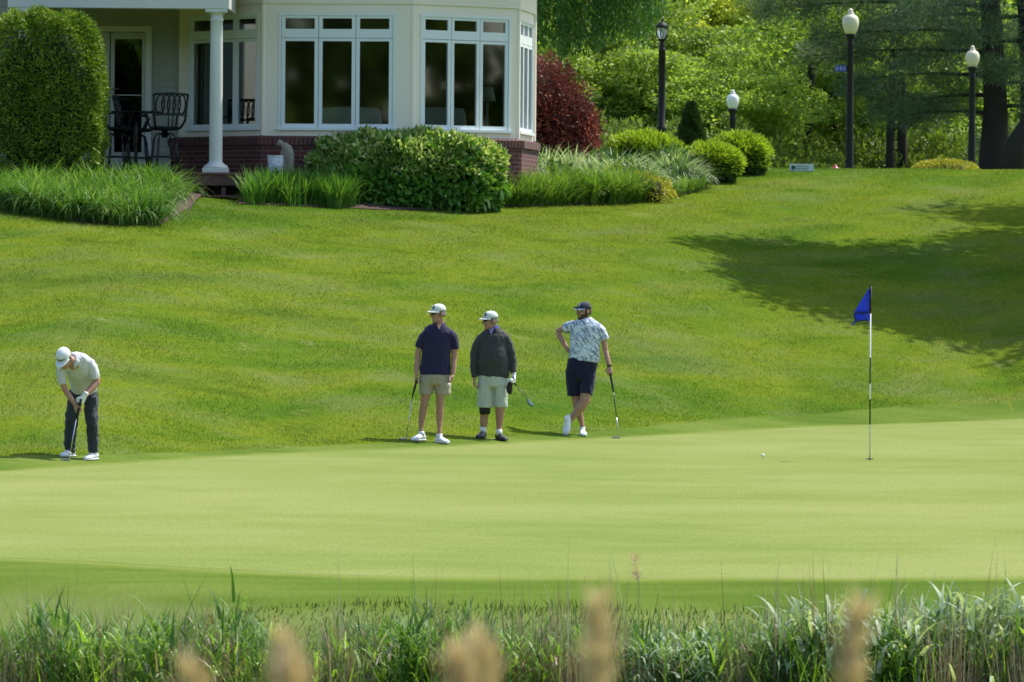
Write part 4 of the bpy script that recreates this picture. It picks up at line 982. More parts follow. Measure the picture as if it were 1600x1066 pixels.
# ================================================================== lamps, signs, hydrant
M_globe = simple('cream_globe', (.68, .62, .44), .35, var=.03)
M_globew = simple('white_globe', (.76, .78, .76), .3, var=.03)
def post_lamp(label, px, pytop, Y, mglobe, k=1.0, base=True):
    q = P(px, 265, Y); g_ = h(q.x, Y); top = P(px, pytop, Y).z; hgt = top - g_
    s = empty('street_lamp', (q.x, Y, g_ - .02)); tag(s, label, 'street lamp', 'globe street lamps along the road')
    gh = .60 * k; zg_ = hgt - gh
    MB().lathe([(.155, 0), (.16, .1), (.135, .35), (.11, .5), (.095, .9), (.08, zg_ * .6), (.07, zg_ - .28), (.088, zg_ - .24), (.07, zg_ - .2), (.08, zg_ - .1), (.115, zg_ - .05), (.12, zg_), (.05, zg_ + .002)], n=20).build('pole', M_black, s, smooth=True)
    pr = [(.12, 0), (.15, .07), (.185, .17), (.198, .27), (.185, .36), (.15, .42), (.105, .45), (.075, .465), (.085, .48), (.07, .505), (.05, .52), (.062, .545), (.05, .575), (.015, .6)]
    MB().lathe([(a * k, zg_ + b * k) for a, b in pr], n=28).build('globe', mglobe, s, smooth=True)
    return s, g_
s1, g1 = post_lamp('tallest street lamp, cream globe on black pole with blue street sign', 1327, 12, 128, M_globe)
post_lamp('cream globe street lamp on black pole in front of the pine trunk', 1518, 70, 134, M_globe, .88)
post_lamp('white globe street lamp rising behind the round clipped shrubs', 1144, 139, 132, M_globew, .78)
# street sign
M_blue = simple('blue_sign', (.035, .06, .32), .5, var=.05)
q = P(1327, 107, 128); qa, qb = P(1304.5, 102, 128), P(1322.5, 112, 128)
sg = empty('street_sign', (q.x, 128, q.z)); tag(sg, 'small blue street name sign fixed to the tallest street lamp', 'sign')
mb = MB().box(qa.x - q.x, qb.x - q.x, -.012, .012, qb.z - q.z, qa.z - q.z); mb.build('sign_plate', M_blue, sg)
MB().box(qb.x - q.x, .0, -.02, .02, -.05, .05).build('bracket', M_black, sg)
M_wsign = simple('white_letter', (.30, .33, .52), .6)
mb = MB(); xw = (qb.x - qa.x)
for i in range(5):
    xx = qa.x - q.x + xw * (.1 + .17 * i); mb.box(xx, xx + xw * (.035 if i % 2 else .11), -.016, -.013, -.045, .045)
mb.build('lettering', M_wsign, sg)
# small white sign
Yg = 103.6; qa, qb = P(1233.5, 256, Yg), P(1271.5, 268, Yg); xc = (qa.x + qb.x) / 2; g_ = h(xc, Yg); zt_ = P(1252, 256, Yg).z
ws = empty('lawn_sign', (xc, Yg, g_)); tag(ws, 'small white rectangular sign with dark round emblem at the brow of the lawn', 'sign')
w2_ = (qb.x - qa.x) / 2; zt_ -= g_
M_signw = simple('sign_white', (.62, .70, .70), .5, var=.04)
MB().box(-w2_, w2_, -.015, .015, zt_ - .142, zt_).build('sign_board', M_signw, ws)
for sx in (-1, 1): MB().box(sx * (w2_ - .04) - .012, sx * (w2_ - .04) + .012, .016, .036, -.1, zt_ - .01).build('stake', M_black, ws)
M_ink = simple('sign_ink', (.02, .09, .09), .6); M_ink2 = simple('sign_small_print', (.25, .33, .34), .6)
mb = MB(); mb.lathe([(.04, -.001), (.04, .001)], (0, 0, 0), 16, Matrix.Rotation(R(90), 4, 'X')); mb.v = [(x - w2_ * .68, y - .0175, z + zt_ - .072) for x, y, z in mb.v]
mb.build('emblem', M_ink, ws)
mb = MB()
for zz, xe in ((zt_ - .05, .55), (zt_ - .095, .5)):
    x = -w2_ * .45
    while x < w2_ * xe:
        l = random.uniform(.01, .026); mb.box(x, x + l, -.0178, -.0155, zz - .014, zz + .014); x += l + .008
mb.build('lettering', M_ink2, ws)
# hydrant
Yr = 107; q = P(1305, 262, Yr); g_ = h(q.x, Yr); zt_ = P(1305, 257.5, Yr).z - g_; k = 1.0
hy = empty('fire_hydrant', (q.x, Yr, g_)); tag(hy, 'red fire hydrant whose cap shows over the brow of the lawn', 'hydrant')
M_red = simple('red_enamel', (.42, .03, .035), .35, var=.1); z0 = zt_
MB().lathe([(.13, 0), (.13, .03), (.085, .05), (.085, z0 - .28), (.10, z0 - .27), (.10, z0 - .20), (.085, z0 - .19)], n=20).build('barrel', M_red, hy, smooth=True)
MB().lathe([(.105, z0 - .19), (.11, z0 - .17), (.095, z0 - .10), (.06, z0 - .05), (.03, z0 - .035), (.03, z0)], n=20).build('bonnet', M_red, hy, smooth=True)
for sx in (-1, 1):
    mb = MB().lathe([(.05, 0), (.05, .05), (.062, .055), (.062, .085), (.02, .09)], (0, 0, 0), 14, Matrix.Rotation(R(90) * sx, 4, 'Y')); mb.v = [(x + sx * .075, y, z + z0 - .235) for x, y, z in mb.v]
    mb.build('nozzle_cap', M_red, hy, smooth=True)
# lantern post
YL = 108; q = P(1033, 260, YL); g_ = h(q.x, YL); Z = lambda py: P(1034, py, YL).z - g_
lt = empty('lantern_post', (q.x, YL, g_)); tag(lt, 'black lantern on a slender black post behind the round shrub', 'lamp post')
MB().lathe([(.11, 0), (.11, .25), (.085, .3), (.075, Z(207)), (.10, Z(204)), (.105, Z(200)), (.07, Z(197)), (.068, Z(80)), (.08, Z(79)), (.05, Z(77)), (.06, Z(72)), (.035, Z(68)), (.04, Z(64))], n=16).build('pole', M_black, lt, smooth=True)
MB().lathe([(.045, Z(65)), (.075, Z(62)), (.085, Z(61))], n=12).build('lantern_base', M_black, lt)
m, t = mat('lantern_glass'); t.out(t.bsdf((.75, .78, .74), .15, None, 0, .5, **{'Transmission Weight': .55})); M_lg = m
MB().lathe([(.07, Z(61) + .003), (.098, Z(55)), (.105, Z(48)), (.098, Z(43.5))], n=16).build('glass', M_lg, lt, smooth=True)
mb = MB()
for k in range(6):
    a = k * PI / 3 + .25; mb.tube([(r_ * math.cos(a), r_ * math.sin(a), z_) for r_, z_ in ((.08, Z(61)), (.115, Z(55)), (.125, Z(48)), (.12, Z(43)))], .009, 6)
mb.build('cage', M_black, lt)
MB().lathe([(.13, Z(43.4)), (.135, Z(42)), (.09, Z(38)), (.05, Z(35.5)), (.02, Z(34)), (.025, Z(33)), (.018, Z(31.5)), (.006, Z(28))], n=16).build('lantern_roof', M_black, lt, smooth=True)

# ================================================================== flag and balls
q = G(1359, 720, 50, 80); Yf_ = q.y; fs = empty('flagstick', q); tag(fs, 'blue flag on a white pole with black bands, standing in the green', 'flagstick')
zz = lambda py: P(1360, py, Yf_).z - q.z
xx = lambda px, py: P(px, py, Yf_).x - q.x
m, t = mat('banded_pole'); v = t.coord(); sz = t.n('ShaderNodeSeparateXYZ', {0: v}).outputs[2]
zn = t.math('DIVIDE', sz, zz(447)); st = [0]
st = [(0, .78), (zz(664) / zz(447), .012), (zz(624) / zz(447), .78), (zz(600) / zz(447), .012), (zz(559) / zz(447), .78), (zz(490) / zz(447), .012)]
t.out(t.bsdf(t.ramp(zn, st, 'CONSTANT'), .3)); lx = xx(1360.5, 447)
MB().tube([(0, 0, -.05), (lx, 0, zz(489))], [.0095, .0095], 10).tube([(lx - .001, 0, zz(489)), (lx, 0, zz(447))], [.0145, .0145], 10).build('pole', m, fs, smooth=True)
MB().tube([(lx, 0, zz(448)), (lx, 0, zz(445))], [.016, .006], 10, cap=.5).build('pole_cap', M_black, fs)
m, t = mat('flag_cloth'); col = t.mix(t.noise(t.mapping(t.coord(), (9, 9, 2)), 2.5, 2), (.035, .06, .50), (.06, .12, .78))
pp = t.bsdf(col, .7); tr = t.n('ShaderNodeBsdfTranslucent', {'Color': (.06, .12, .8, 1)}).outputs[0]
t.out(t.n('ShaderNodeMixShader', {0: .4, 1: pp, 2: tr}).outputs[0]); M_flag = m
M_navyed = simple('flag_edge', (.01, .012, .05), .7)
def cloth(pts_rows, th, name, m_, parent):
    """grid of picture points -> wavy cloth with thickness"""
    nr, nc = len(pts_rows), len(pts_rows[0]); V = []
    for s_ in (-1, 1):
        for i, row in enumerate(pts_rows):
            for j, (a, b, dy) in enumerate(row): V.append((xx(a, b), dy + s_ * th / 2, zz(b)))
    F = []
    N_ = nr * nc
    for i in range(nr - 1):
        for j in range(nc - 1):
            a = i * nc + j; F += [(a, a + 1, a + nc + 1, a + nc), (N_ + a, N_ + a + nc, N_ + a + nc + 1, N_ + a + 1)]
    for j in range(nc - 1): F += [(j, N_ + j, N_ + j + 1, j + 1), ((nr - 1) * nc + j + 1, N_ + (nr - 1) * nc + j + 1, N_ + (nr - 1) * nc + j, (nr - 1) * nc + j)]
    return MB().add(V, F).build(name, m_, parent, smooth=True)
rows = []
for i in range(9):
    u = i / 8; y_ = 451 + 38.3 * u; xl = 1357.6 - 23.5 * u; rows.append([(1359.5 + (xl - 1359.5) * k / 6, y_, .03 * math.sin(k * 1.1 + u * 2) * (k / 6)) for k in range(7)])
fl = cloth(rows, .004, 'flag', M_flag, fs)
rows = []
for i in range(4):
    u = i / 3; rows.append([(1359 + ((1334 + 4 * u) - 1359) * k / 6, 490.6 + (11 + 1.6 * (k / 6 > .8) - 1.2 * math.sin(PI * k / 6)) * u, -.02 - .03 * math.sin(k * .9 + u)) for k in range(7)])
cloth(rows, .004, 'flag_fold', M_flag, fl)
def ed(pts, w): 
    mb = MB(); mb.tube([(xx(a, b), dy, zz(b)) for a, b, dy in pts], w, 6); return mb
ed([(1359, 490, -.03), (1346, 490, -.04), (1334, 490, -.03)], .009).build('hem', M_navyed, fl)
ed([(1334, 490, -.03), (1334.3, 494, -.04), (1337.4, 503, -.05), (1343, 501.5, -.05), (1350, 500.6, -.05), (1358.5, 501.4, -.03)], .008).build('hem', M_navyed, fl)
ed([(1337, 500, -.04), (1334, 505, -.03), (1331, 510, -.02)], [.012, .010, .004]).build('tassel', M_flag, fl)
M_ball = simple('ball_white', (.8, .8, .78), .35, var=.02)
def gball(x, y, z, label):
    m_ = MB().ball((0, 0, 0), .0214, n=16).build('golf_ball', M_ball, None, (x, y, z), smooth=True); tag(m_, label, 'golf ball'); return m_
q = G(1192, 717.6, 50, 80); gball(q.x, q.y, q.z + .024 + .021, 'white golf ball resting on the green beside the flag pole')
# the hole
MB().lathe([(.054, .0255), (.048, .0255), (.048, .02), (.054, .02)], n=24).build('hole_rim', simple('hole_liner', (.03, .035, .02), .8), fs)

# ================================================================== the tall grass before the green
M_reed = leafmat('reed_leaf', [(.022, .060, .014), (.05, .115, .022), (.10, .18, .038), (.22, .31, .10)], .35, .5, .4, 2.5, .25)
M_reedb = leafmat('blue_reed_leaf', [(.03, .085, .035), (.09, .16, .07), (.24, .31, .19), (.46, .50, .36)], .35, .5, .3, 2, .25)
M_sedge = leafmat('sedge_leaf', [(.08, .18, .015), (.16, .28, .025), (.28, .38, .07)], .4, .45, .3, 3, .4)
M_straw = leafmat('dry_stem', [(.085, .055, .04), (.17, .12, .09), (.30, .235, .17), (.52, .45, .35)], .2, .6, .3, 3, .2)
def xy(px, Y): return P(px, 900, Y).x
def reedband(name, label, n, pxr, Yr_, top_fn, Wr, th0, th1, m_, nc, spread, segs=5, tj=.14):
    cpx = rng.uniform(*pxr, nc); cY = rng.uniform(*Yr_, nc); i = rng.integers(0, nc, n)
    cX = np.array([P(a, 1000, b).x for a, b in zip(cpx, cY)])
    X = cX[i] + rng.normal(0, spread, n); Y = cY[i] + rng.normal(0, spread, n)
    px = 800 + X / Y * F; top = top_fn(px); ztop = CAM_Z - (top - 388) / F * Y
    z0 = H(X, Y); L = (ztop - z0) * (1 + rng.normal(0, tj, n)) * rng.uniform(.55, 1.06, n) * (1 + rng.normal(0, .13, nc)[i])
    L = np.clip(L, .12, None)
    V, Q = blades(np.stack([X, Y, z0 - .02], 1), L, rng.uniform(*Wr, n), rng.uniform(0, th0, n), rng.uniform(.0, th1, n) ** 1.0, segs)
    o = link(name, arr_mesh(name, V, Q), m_); tag(o, label, 'reeds', kind='stuff'); return o
def topline(px): return 20 + np.interp(px, [0, 60, 130, 200, 300, 420, 470, 520, 600, 700, 760, 860, 960, 1040, 1120, 1200, 1280, 1400, 1500, 1600], [985, 978, 972, 975, 962, 972, 1000, 975, 968, 962, 972, 966, 982, 975, 985, 955, 958, 958, 945, 950])
reedband('reed_bed', 'dense dark green reeds along the near water edge', 6500, (-80, 1680), (36.1, 38.5), topline, (.012, .026), .22, .9, M_reed, 300, .07)
reedband('sedge_tufts', 'fresh light green sedge among the darker reeds', 7500, (-80, 1680), (36.0, 38.3), lambda p: topline(p) + 14, (.009, .018), .35, 1.7, M_sedge, 170, .08)
reedband('dry_reed_stems', 'straw coloured dead stems standing among the green reeds', 14000, (-80, 1680), (36.0, 37.2), lambda p: topline(p) + 2, (.006, .013), .14, .25, M_straw, 75, .055, 3)
reedband('dry_reed_litter', 'bent dead grass and litter low in the reeds', 6000, (-80, 1680), (35.9, 38.4), lambda p: topline(p) + 52, (.004, .010), .9, 1.6, M_straw, 300, .12, 4)
for (a, b, n_, c_n) in ((55, 100, 420, 6), (495, 535, 520, 6), (130, 175, 260, 6), (680, 700, 160, 3), (1130, 1175, 300, 5)):
    reedband('dry_reed_stems', 'upright clump of brown dead reed stems', n_, (a, b), (36.4, 37.4), lambda p: topline(p) - 6, (.005, .010), .10, .2, M_straw, c_n, .05, 3)
def topb(p): return np.interp(p, [1000, 1180, 1215, 1300, 1420, 1500, 1560, 1640], [998, 994, 956, 952, 957, 942, 938, 948])
reedband('blue_green_reeds', 'tall blue green reeds with arching pale leaves', 900, (1205, 1660), (36.2, 38.0), lambda p: topb(p) + 14, (.024, .044), .16, .5, M_reedb, 130, .06, 6)
reedband('blue_green_reeds', 'arching pale leaf blades among the tall blue green reeds', 1300, (1190, 1660), (36.2, 37.6), lambda p: topb(p) + 6, (.026, .048), .35, 3.0, M_reedb, 150, .07, 7)
reedband('blue_green_reeds', 'arching pale grass blades low in the reed bed', 900, (1000, 1130), (36.2, 37.4), lambda p: topline(p) + 6, (.014, .026), .6, 2.3, M_reedb, 40, .09, 6)
reedband('reed_bed', 'scattered taller single reeds sticking up above the bed', 14, (-40, 1200), (36.3, 38.0), lambda p: topline(p) - 38, (.012, .022), .12, .3, M_reedb, 90, .03, 5)
reedband('reed_bed', 'scattered taller single reeds sticking up above the bed', 8, (1180, 1600), (36.5, 38.0), lambda p: topb(p) - 10, (.012, .020), .12, .3, M_reed, 60, .03, 5)
# leaves borne along the stems: these make the body of the bed
def stemleaves(name, label, n, pxr, Yr_, top_fn, Lr, Wr, th1, m_, nc, low=.25):
    cpx = rng.uniform(*pxr, nc); cY = rng.uniform(*Yr_, nc); i = rng.integers(0, nc, n); hv = 1 + rng.normal(0, .09, nc)
    cX = np.array([P(a, 1000, b).x for a, b in zip(cpx, cY)]); X = cX[i] + rng.normal(0, .05, n); Y = cY[i] + rng.normal(0, .05, n)
    ztop = CAM_Z - (top_fn(800 + X / Y * F) - 388) / F * Y; z0 = H(X, Y); hgt = (ztop - z0) * hv[i]
    z = z0 + hgt * (low + (1 - low) * rng.random(n) ** .8) - np.mean(Lr) * .55
    V, Q = blades(np.stack([X, Y, z], 1), rng.uniform(*Lr, n), rng.uniform(*Wr, n), rng.uniform(.05, .7, n), rng.uniform(*th1, n), 5)
    o = link(name, arr_mesh(name, V, Q), m_); tag(o, label, 'reeds', kind='stuff'); return o
stemleaves('reed_leaves', 'dense green leaves borne along the reed stems at the water edge', 26000, (-80, 1680), (36.1, 38.3), topline, (.14, .34), (.012, .026), (.3, 1.6), M_reed, 900)
stemleaves('reed_leaves', 'lighter yellow green leaves mixed through the reed bed', 9000, (-80, 1680), (36.0, 38.0), lambda p: topline(p) + 12, (.12, .26), (.010, .020), (.6, 2.2), M_sedge, 300)
stemleaves('reed_leaves', 'pale blue green arching leaves among the tall reeds', 5200, (1195, 1670), (36.1, 37.9), topb, (.22, .42), (.020, .040), (.8, 2.6), M_reedb, 190)
stemleaves('reed_leaves', 'pale arching leaves of a low grassy patch in the reeds', 2600, (985, 1130), (36.0, 37.2), lambda p: topline(p) + 8, (.14, .26), (.012, .022), (1.2, 2.8), M_reedb, 60)
stemleaves('dry_reed_litter', 'dead straw coloured leaves hanging among the green reeds', 6000, (-80, 1680), (36.0, 38.0), lambda p: topline(p) + 18, (.10, .28), (.006, .014), (.4, 2.4), M_straw, 130, .0)
# rough grass on the bank above them
X = rng.uniform(-5.8, 5.5, 26000); Y = 37.4 + 2.6 * rng.random(len(X)) ** 1.6; k = Y < Ybank(X) - .02; X, Y = X[k], Y[k]; n = len(X)
V, Q = blades(np.stack([X, Y, H(X, Y) - .005], 1), rng.uniform(.03, .09, n) * (1 + .4 * np.sin(X * 3) * np.sin(X * 1.3 + 1)), rng.uniform(.005, .010, n), rng.uniform(0, .5, n), rng.uniform(.2, 1, n), 2)
o = link('bank_grass', arr_mesh('bank_grass', V, Q), M_bank); tag(o, 'rough unmown grass on the bank between green and reeds', 'grass', kind='stuff')

# feathery plumes close to the camera, out of focus
M_plume = leafmat('plume_hair', [(.36, .27, .20), (.42, .32, .24), (.46, .37, .29)], .35, .7, .3, 5, .1)
M_stem = simple('plume_stem', (.42, .38, .22), .7)
def plume(pxt, pyt, pyb, wpx, Y, label, bend=.1):
    top = P(pxt, pyt, Y); bot = P(pxt + bend * 60, pyb, Y); g_ = h(bot.x, Y); base = Vector((bot.x + .06, Y, g_))
    s = empty('reed_plume', base); tag(s, label, 'reed plume', 'blurred reed plumes near the camera')
    L_ = (top - bot).length; w = wpx / F * Y / 2 * (.85 if Y < 20 else 1.5)
    MB().tube([(0, 0, 0), ((bot.x - base.x) * .6, 0, (bot.z - g_) * .5), bot - base, top - base], [.004, .003, .002, .001] if Y < 20 else [.003, .002, .0014, .001], 6).build('stem', M_stem, s)
    n = 170 if Y < 20 else 60; k_ = 1.0 if Y < 20 else 1.1; u = rng.random(n) ** .9; prof = np.sin(np.pi * np.clip(.12 + .86 * (1 - u), 0, 1)) ** .8
    ax = np.array(bot - base)[None] + (np.array(top - bot))[None] * u[:, None]
    dd = sphere_dirs(n); C = ax + dd * (w * .8 * prof * rng.random(n))[:, None] * np.array([1, 1, .5])
    V, Q = leaves(C, np.tile(np.array((top - bot).normalized()), (n, 1)) + dd * .35, .035 * k_, .0045 * k_, .3)
    link('plume', dmesh('plume', [(V, Q)], M_plume), None, s); return s
plume(938, 950, 1100, 34, 5.6, 'tallest blurred tan plume standing before the middle of the green', -.1)
plume(1340, 960, 1120, 32, 5.6, 'blurred tan plume before the blue green reeds', -.3)
plume(440, 1015, 1130, 30, 5.4, 'blurred tan plume rising at the lower edge, the narrower pair member')
plume(462, 1045, 1140, 34, 5.2, 'low broad blurred plume close against its narrower neighbour')
plume(752, 1018, 1120, 30, 5.4, 'blurred tan plume, the taller of the middle pair')
plume(720, 1040, 1140, 32, 5.2, 'blurred tan plume, the lower of the middle pair')
plume(302, 1064, 1150, 24, 5.2, 'lowest blurred plume, only its tip rising into view')
plume(992, 872, 912, 12, 24, 'small slender pale plume nodding before the green', .1)
# ================================================================== people
def skinmat():
    m, t = mat('skin'); v = t.coord()
    col = t.mix(t.noise(v, 16, 4, .6), (.33, .165, .11), (.47, .26, .185))
    t.out(t.bsdf(col, .5, None, 0, .4, **{'Subsurface Weight': .0})); return m
M_skin = skinmat()
def fabric(name, c1, c2=None, rough=.85, fold=.5):
    m, t = mat(name); v = t.coord(); c2 = c2 or tuple(x * .75 for x in c1)
    f = t.noise(t.mapping(v, (1, 1, .35)), 16, 3, .5, 1.2)
    t.out(t.bsdf(t.mix(t.noise(v, 7, 3), c1, c2), rough, t.bump(f, fold, .025), 0, .2, **{'Sheen Weight': .15})); return m
def finish(mb, name, m, parent=None, loc=(0, 0, 0), voxel=.007, smooth=3, fold=0, fs=.12, seed=0):
    """union of overlapping closed shapes -> one smooth skin"""
    o = mb.build(name, m, None, loc)
    r = o.modifiers.new('r', 'REMESH'); r.mode = 'VOXEL'; r.voxel_size = voxel; r.use_smooth_shade = True
    if smooth: s_ = o.modifiers.new('s', 'SMOOTH'); s_.iterations = smooth; s_.factor = .6
    if fold:
        tx = bpy.data.textures.new('folds', 'CLOUDS'); tx.noise_scale = fs; tx.noise_depth = 2
        d = o.modifiers.new('d', 'DISPLACE'); d.texture = tx; d.strength = fold; d.mid_level = .5
        d.texture_coords = 'LOCAL'
    dg = bpy.context.evaluated_depsgraph_get(); me = bpy.data.meshes.new_from_object(o.evaluated_get(dg))
    o.modifiers.clear(); old = o.data; o.data = me; bpy.data.meshes.remove(old); me.name = name
    if parent is not None: o.parent = parent; o.location = (0, 0, 0)
    return o
def Rz(a): return Matrix.Rotation(a, 4, 'Z')
def Rx(a): return Matrix.Rotation(a, 4, 'X')
class Fig:
    """a person measured off the photograph: q(x, y, dy) turns an enlarged-crop pixel into a point beside the feet"""
    def __init__(s, zoom, foot_px, foot_py, depth_shift=0):
        s.ox, s.oy, s.k = zoom; g_ = G(foot_px, foot_py, 50, 90); s.root = g_; s.Y = g_.y; s.sc = F / g_.y
        s.body = MB()
    def q(s, x, y, dy=0.0):
        return P(s.ox + x / s.k, s.oy + y / s.k, s.Y + dy) - s.root
    def w(s, hw): return hw / s.k / s.sc
    def st(s, rows):
        """rows (x, y, halfwidth, depth m, dy)"""
        return [(s.q(a[0], a[1], a[4] if len(a) > 4 else 0), s.w(a[2]), a[3]) for a in rows]
    def ground(s, v): return h(s.root.x + v.x, s.root.y + v.y) - s.root.z
def head(mb, c, M):
    T = Matrix.Translation(c) @ M; R3 = M
    def b(x, y, z, rx, ry, rz): mb.ball(T @ Vector((x, y, z)), rx, ry, rz, R3)
    b(0, .012, .03, .075, .093, .092); b(0, -.025, -.03, .060, .068, .075); b(0, -.058, -.088, .034, .032, .026)
    b(0, -.02, -.07, .052, .055, .045)
    for sx in (-1, 1):
        b(sx * .035, -.065, -.02, .028, .025, .026); b(sx * .078, .015, -.005, .012, .022, .034)
    mb.loft([(T @ Vector(v), r_, r_) for v, r_ in (((0, -.085, .025), .011), ((0, -.103, .0), .013), ((0, -.112, -.02), .018))], 10, cap=.8)
    b(0, -.083, .035, .052, .014, .012); b(0, -.084, -.050, .026, .012, .007); b(0, -.082, -.061, .022, .012, .008)
def cap_(fig, c, M, m, brimm, emb=None, embm=None, k=1.0):
    T = Matrix.Translation(c) @ M
    mb = MB(); V = []; n = 28; rows = 9
    for i in range(rows):
        p = i / (rows - 1) * (math.pi / 2 - .03)
        for j in range(n):
            a = 2 * math.pi * j / n; fz = 1 + .10 * max(0, -math.sin(a)) * math.sin(p * 1.2)
            V.append(T @ Vector((.086 * math.cos(a) * math.cos(p) ** .85 * k, .012 + .103 * math.sin(a) * math.cos(p) ** .8 * fz, .042 + .090 * math.sin(p))))
    F_ = [(i * n + j, i * n + (j + 1) % n, (i + 1) * n + (j + 1) % n, (i + 1) * n + j) for i in range(rows - 1) for j in range(n)]
    F_.append(tuple(range(n - 1, -1, -1))); F_.append(tuple((rows - 1) * n + j for j in range(n))); mb.add(V, F_)
    mb.ball(T @ Vector((0, .012, .134)), .007)
    cp = mb.build('cap', m, fig, smooth=True)
    br = MB(); V = []; nr, nc = 6, 15
    for s_ in (.0025, -.0025):
        for i in range(nr):
            for j in range(nc):
                a = math.pi * (1.12 + .76 * j / (nc - 1)); u = i / (nr - 1)
                x0, y0 = .087 * math.cos(a), .012 + .100 * math.sin(a); ext = .078 * math.sin((a - math.pi * 1.06) / (.88) * 1.0) ** .6 if 0 < (a - math.pi * 1.06) < math.pi * .88 else 0
                w_ = max(0, 1 - (abs(math.cos(a)) / .95) ** 3.2)
                V.append(T @ Vector((x0 * (1 + .05 * u), y0 - .082 * u * w_, .045 - .010 * u - .020 * (x0 / .087) ** 2 * u + s_)))
    N_ = nr * nc; F_ = []
    for i in range(nr - 1):
        for j in range(nc - 1):
            a = i * nc + j; F_ += [(a, a + 1, a + nc + 1, a + nc), (N_ + a, N_ + a + nc, N_ + a + nc + 1, N_ + a + 1)]
    ring_ = [j for j in range(nc)] + [i * nc + nc - 1 for i in range(1, nr)] + [(nr - 1) * nc + j for j in range(nc - 2, -1, -1)] + [i * nc for i in range(nr - 2, 0, -1)]
    for a, b in zip(ring_, ring_[1:] + ring_[:1]): F_.append((a, N_ + a, N_ + b, b))
    br.add(V, F_).build('brim', brimm, cp, smooth=True)
    if emb:
        e = MB()
        for (x, z, hw, hh) in emb:
            yy = lambda x_, z_: .012 - .1035 * math.sqrt(max(0, 1 - (x_ / .088) ** 2)) * (1 - ((z_ - .042) / .118) ** 2.4) ** .5 - .004
            e.add([T @ Vector(v) for v in ((x - hw, yy(x - hw, z - hh), z - hh), (x + hw, yy(x + hw, z - hh), z - hh), (x + hw, yy(x + hw, z + hh), z + hh), (x - hw, yy(x - hw, z + hh), z + hh))], [(0, 1, 2, 3)])
        e.build('emblem', embm, cp)
    return cp
def shades(fig, c, M, lensm, k=1):
    T = Matrix.Translation(c) @ M; mb = MB()
    def y_(x): return -.098 + .35 * x * x / .07 * .9
    mb.loft([(T @ Vector((x, y_(x), .014 + .004 * (abs(x) > .03))), .018 if .012 < abs(x) < .06 else .008, .005) for x in np.linspace(-.07, .07, 15)], 10, ref=(0, 0, 1), cap=.5)
    for sx in (-1, 1): mb.tube([T @ Vector((sx * .07, y_(.07), .018)), T @ Vector((sx * .083, -.02, .016)), T @ Vector((sx * .084, .015, .012))], .0035, 6)
    return mb.build('sunglasses', lensm, fig, smooth=True)
def hair_(fig, c, M, m, z0=-.045, z1=.045, beard=False):
    T = Matrix.Translation(c) @ M; V = []; n = 20
    for i in range(5):
        z = z0 + (z1 - z0) * i / 4
        for j in range(n):
            a = R(-18) + (math.pi + R(36)) * j / (n - 1); kx = 1 if i > 0 else .93
            if j in (0, n - 1): kx *= .97
            V.append(T @ Vector((.0805 * math.cos(a) * kx, .014 + .0985 * math.sin(a) * kx, z)))
    F_ = [(i * n + j, i * n + j + 1, (i + 1) * n + j + 1, (i + 1) * n + j) for i in range(4) for j in range(n - 1)]
    o = MB().add(V, F_).build('hair', m, fig, smooth=True); s_ = o.modifiers.new('s', 'SOLIDIFY'); s_.thickness = .006; s_.offset = -1
    if beard:
        mb = MB()
        for (x, y, z, rx, ry, rz) in ((0, -.062, -.092, .038, .036, .028), (.042, -.038, -.062, .022, .042, .038), (-.042, -.038, -.062, .022, .042, .038), (.062, .0, -.035, .014, .022, .04), (-.062, .0, -.035, .014, .022, .04), (0, -.088, -.042, .03, .012, .006), (0, -.03, -.09, .046, .045, .025)):
            mb.ball(T @ Vector((x, y, z)), rx, ry, rz, M)
        finish(mb, 'beard', m, fig, voxel=.005, smooth=2)
    return o
def hand(mb, wrist, d, n_, thumb, curl=(20, 28, 22), k=1.0, grow=0.0, spread=4, tcurl=25):
    """palm, four fingers of unequal length, thumb; n_ is where the palm faces"""
    d = Vector(d).normalized(); n_ = Vector(n_); n_ = (n_ - d * n_.dot(d)).normalized(); sd = Vector(thumb); sd = (sd - d * sd.dot(d) - n_ * sd.dot(n_)).normalized()
    w_ = Vector(wrist); g_ = grow
    mb.loft([(w_ - d * .03, .026 * k + g_, .021 * k + g_), (w_, .028 * k + g_, .019 * k + g_), (w_ + d * .045 * k, .039 * k + g_, .016 * k + g_), (w_ + d * .088 * k, .041 * k + g_, .013 * k + g_)], 14, ref=sd, cap=.6)
    for i, (o_, L_) in enumerate(((.030, .070), (.010, .079), (-.011, .074), (-.030, .058))):
        p = w_ + d * (.086 - .004 * abs(i - 1)) * k + sd * o_ * k; a = 0; pts = [p - d * .02]
        rad = [.0095 * k + g_]
        for seg, (cc, f) in enumerate(zip(curl, (.44, .31, .25))):
            a += R(cc); dd = d * math.cos(a) + n_ * math.sin(a) + sd * math.sin(R(spread)) * (1.5 - i) * .5
            pts.append(p); rad.append((.0092 - .0008 * seg) * k + g_); p = p + dd.normalized() * L_ * f * k
        pts.append(p); rad.append(.0070 * k + g_)
        mb.tube(pts, rad, 8, cap=.9)
    p = w_ + d * .022 * k + sd * .026 * k; a = R(42); pts = [w_ + d * .01 + sd * .012 * k, p]; rad = [.014 * k + g_, .0135 * k + g_]
    for L_ in (.034, .030):
        dd = d * math.cos(a) + sd * math.sin(a) + n_ * math.sin(R(tcurl)); p = p + dd.normalized() * L_ * k; pts.append(p); rad.append(.0105 * k + g_); a -= R(tcurl) * .7
    mb.tube(pts, rad, 8, cap=.9)
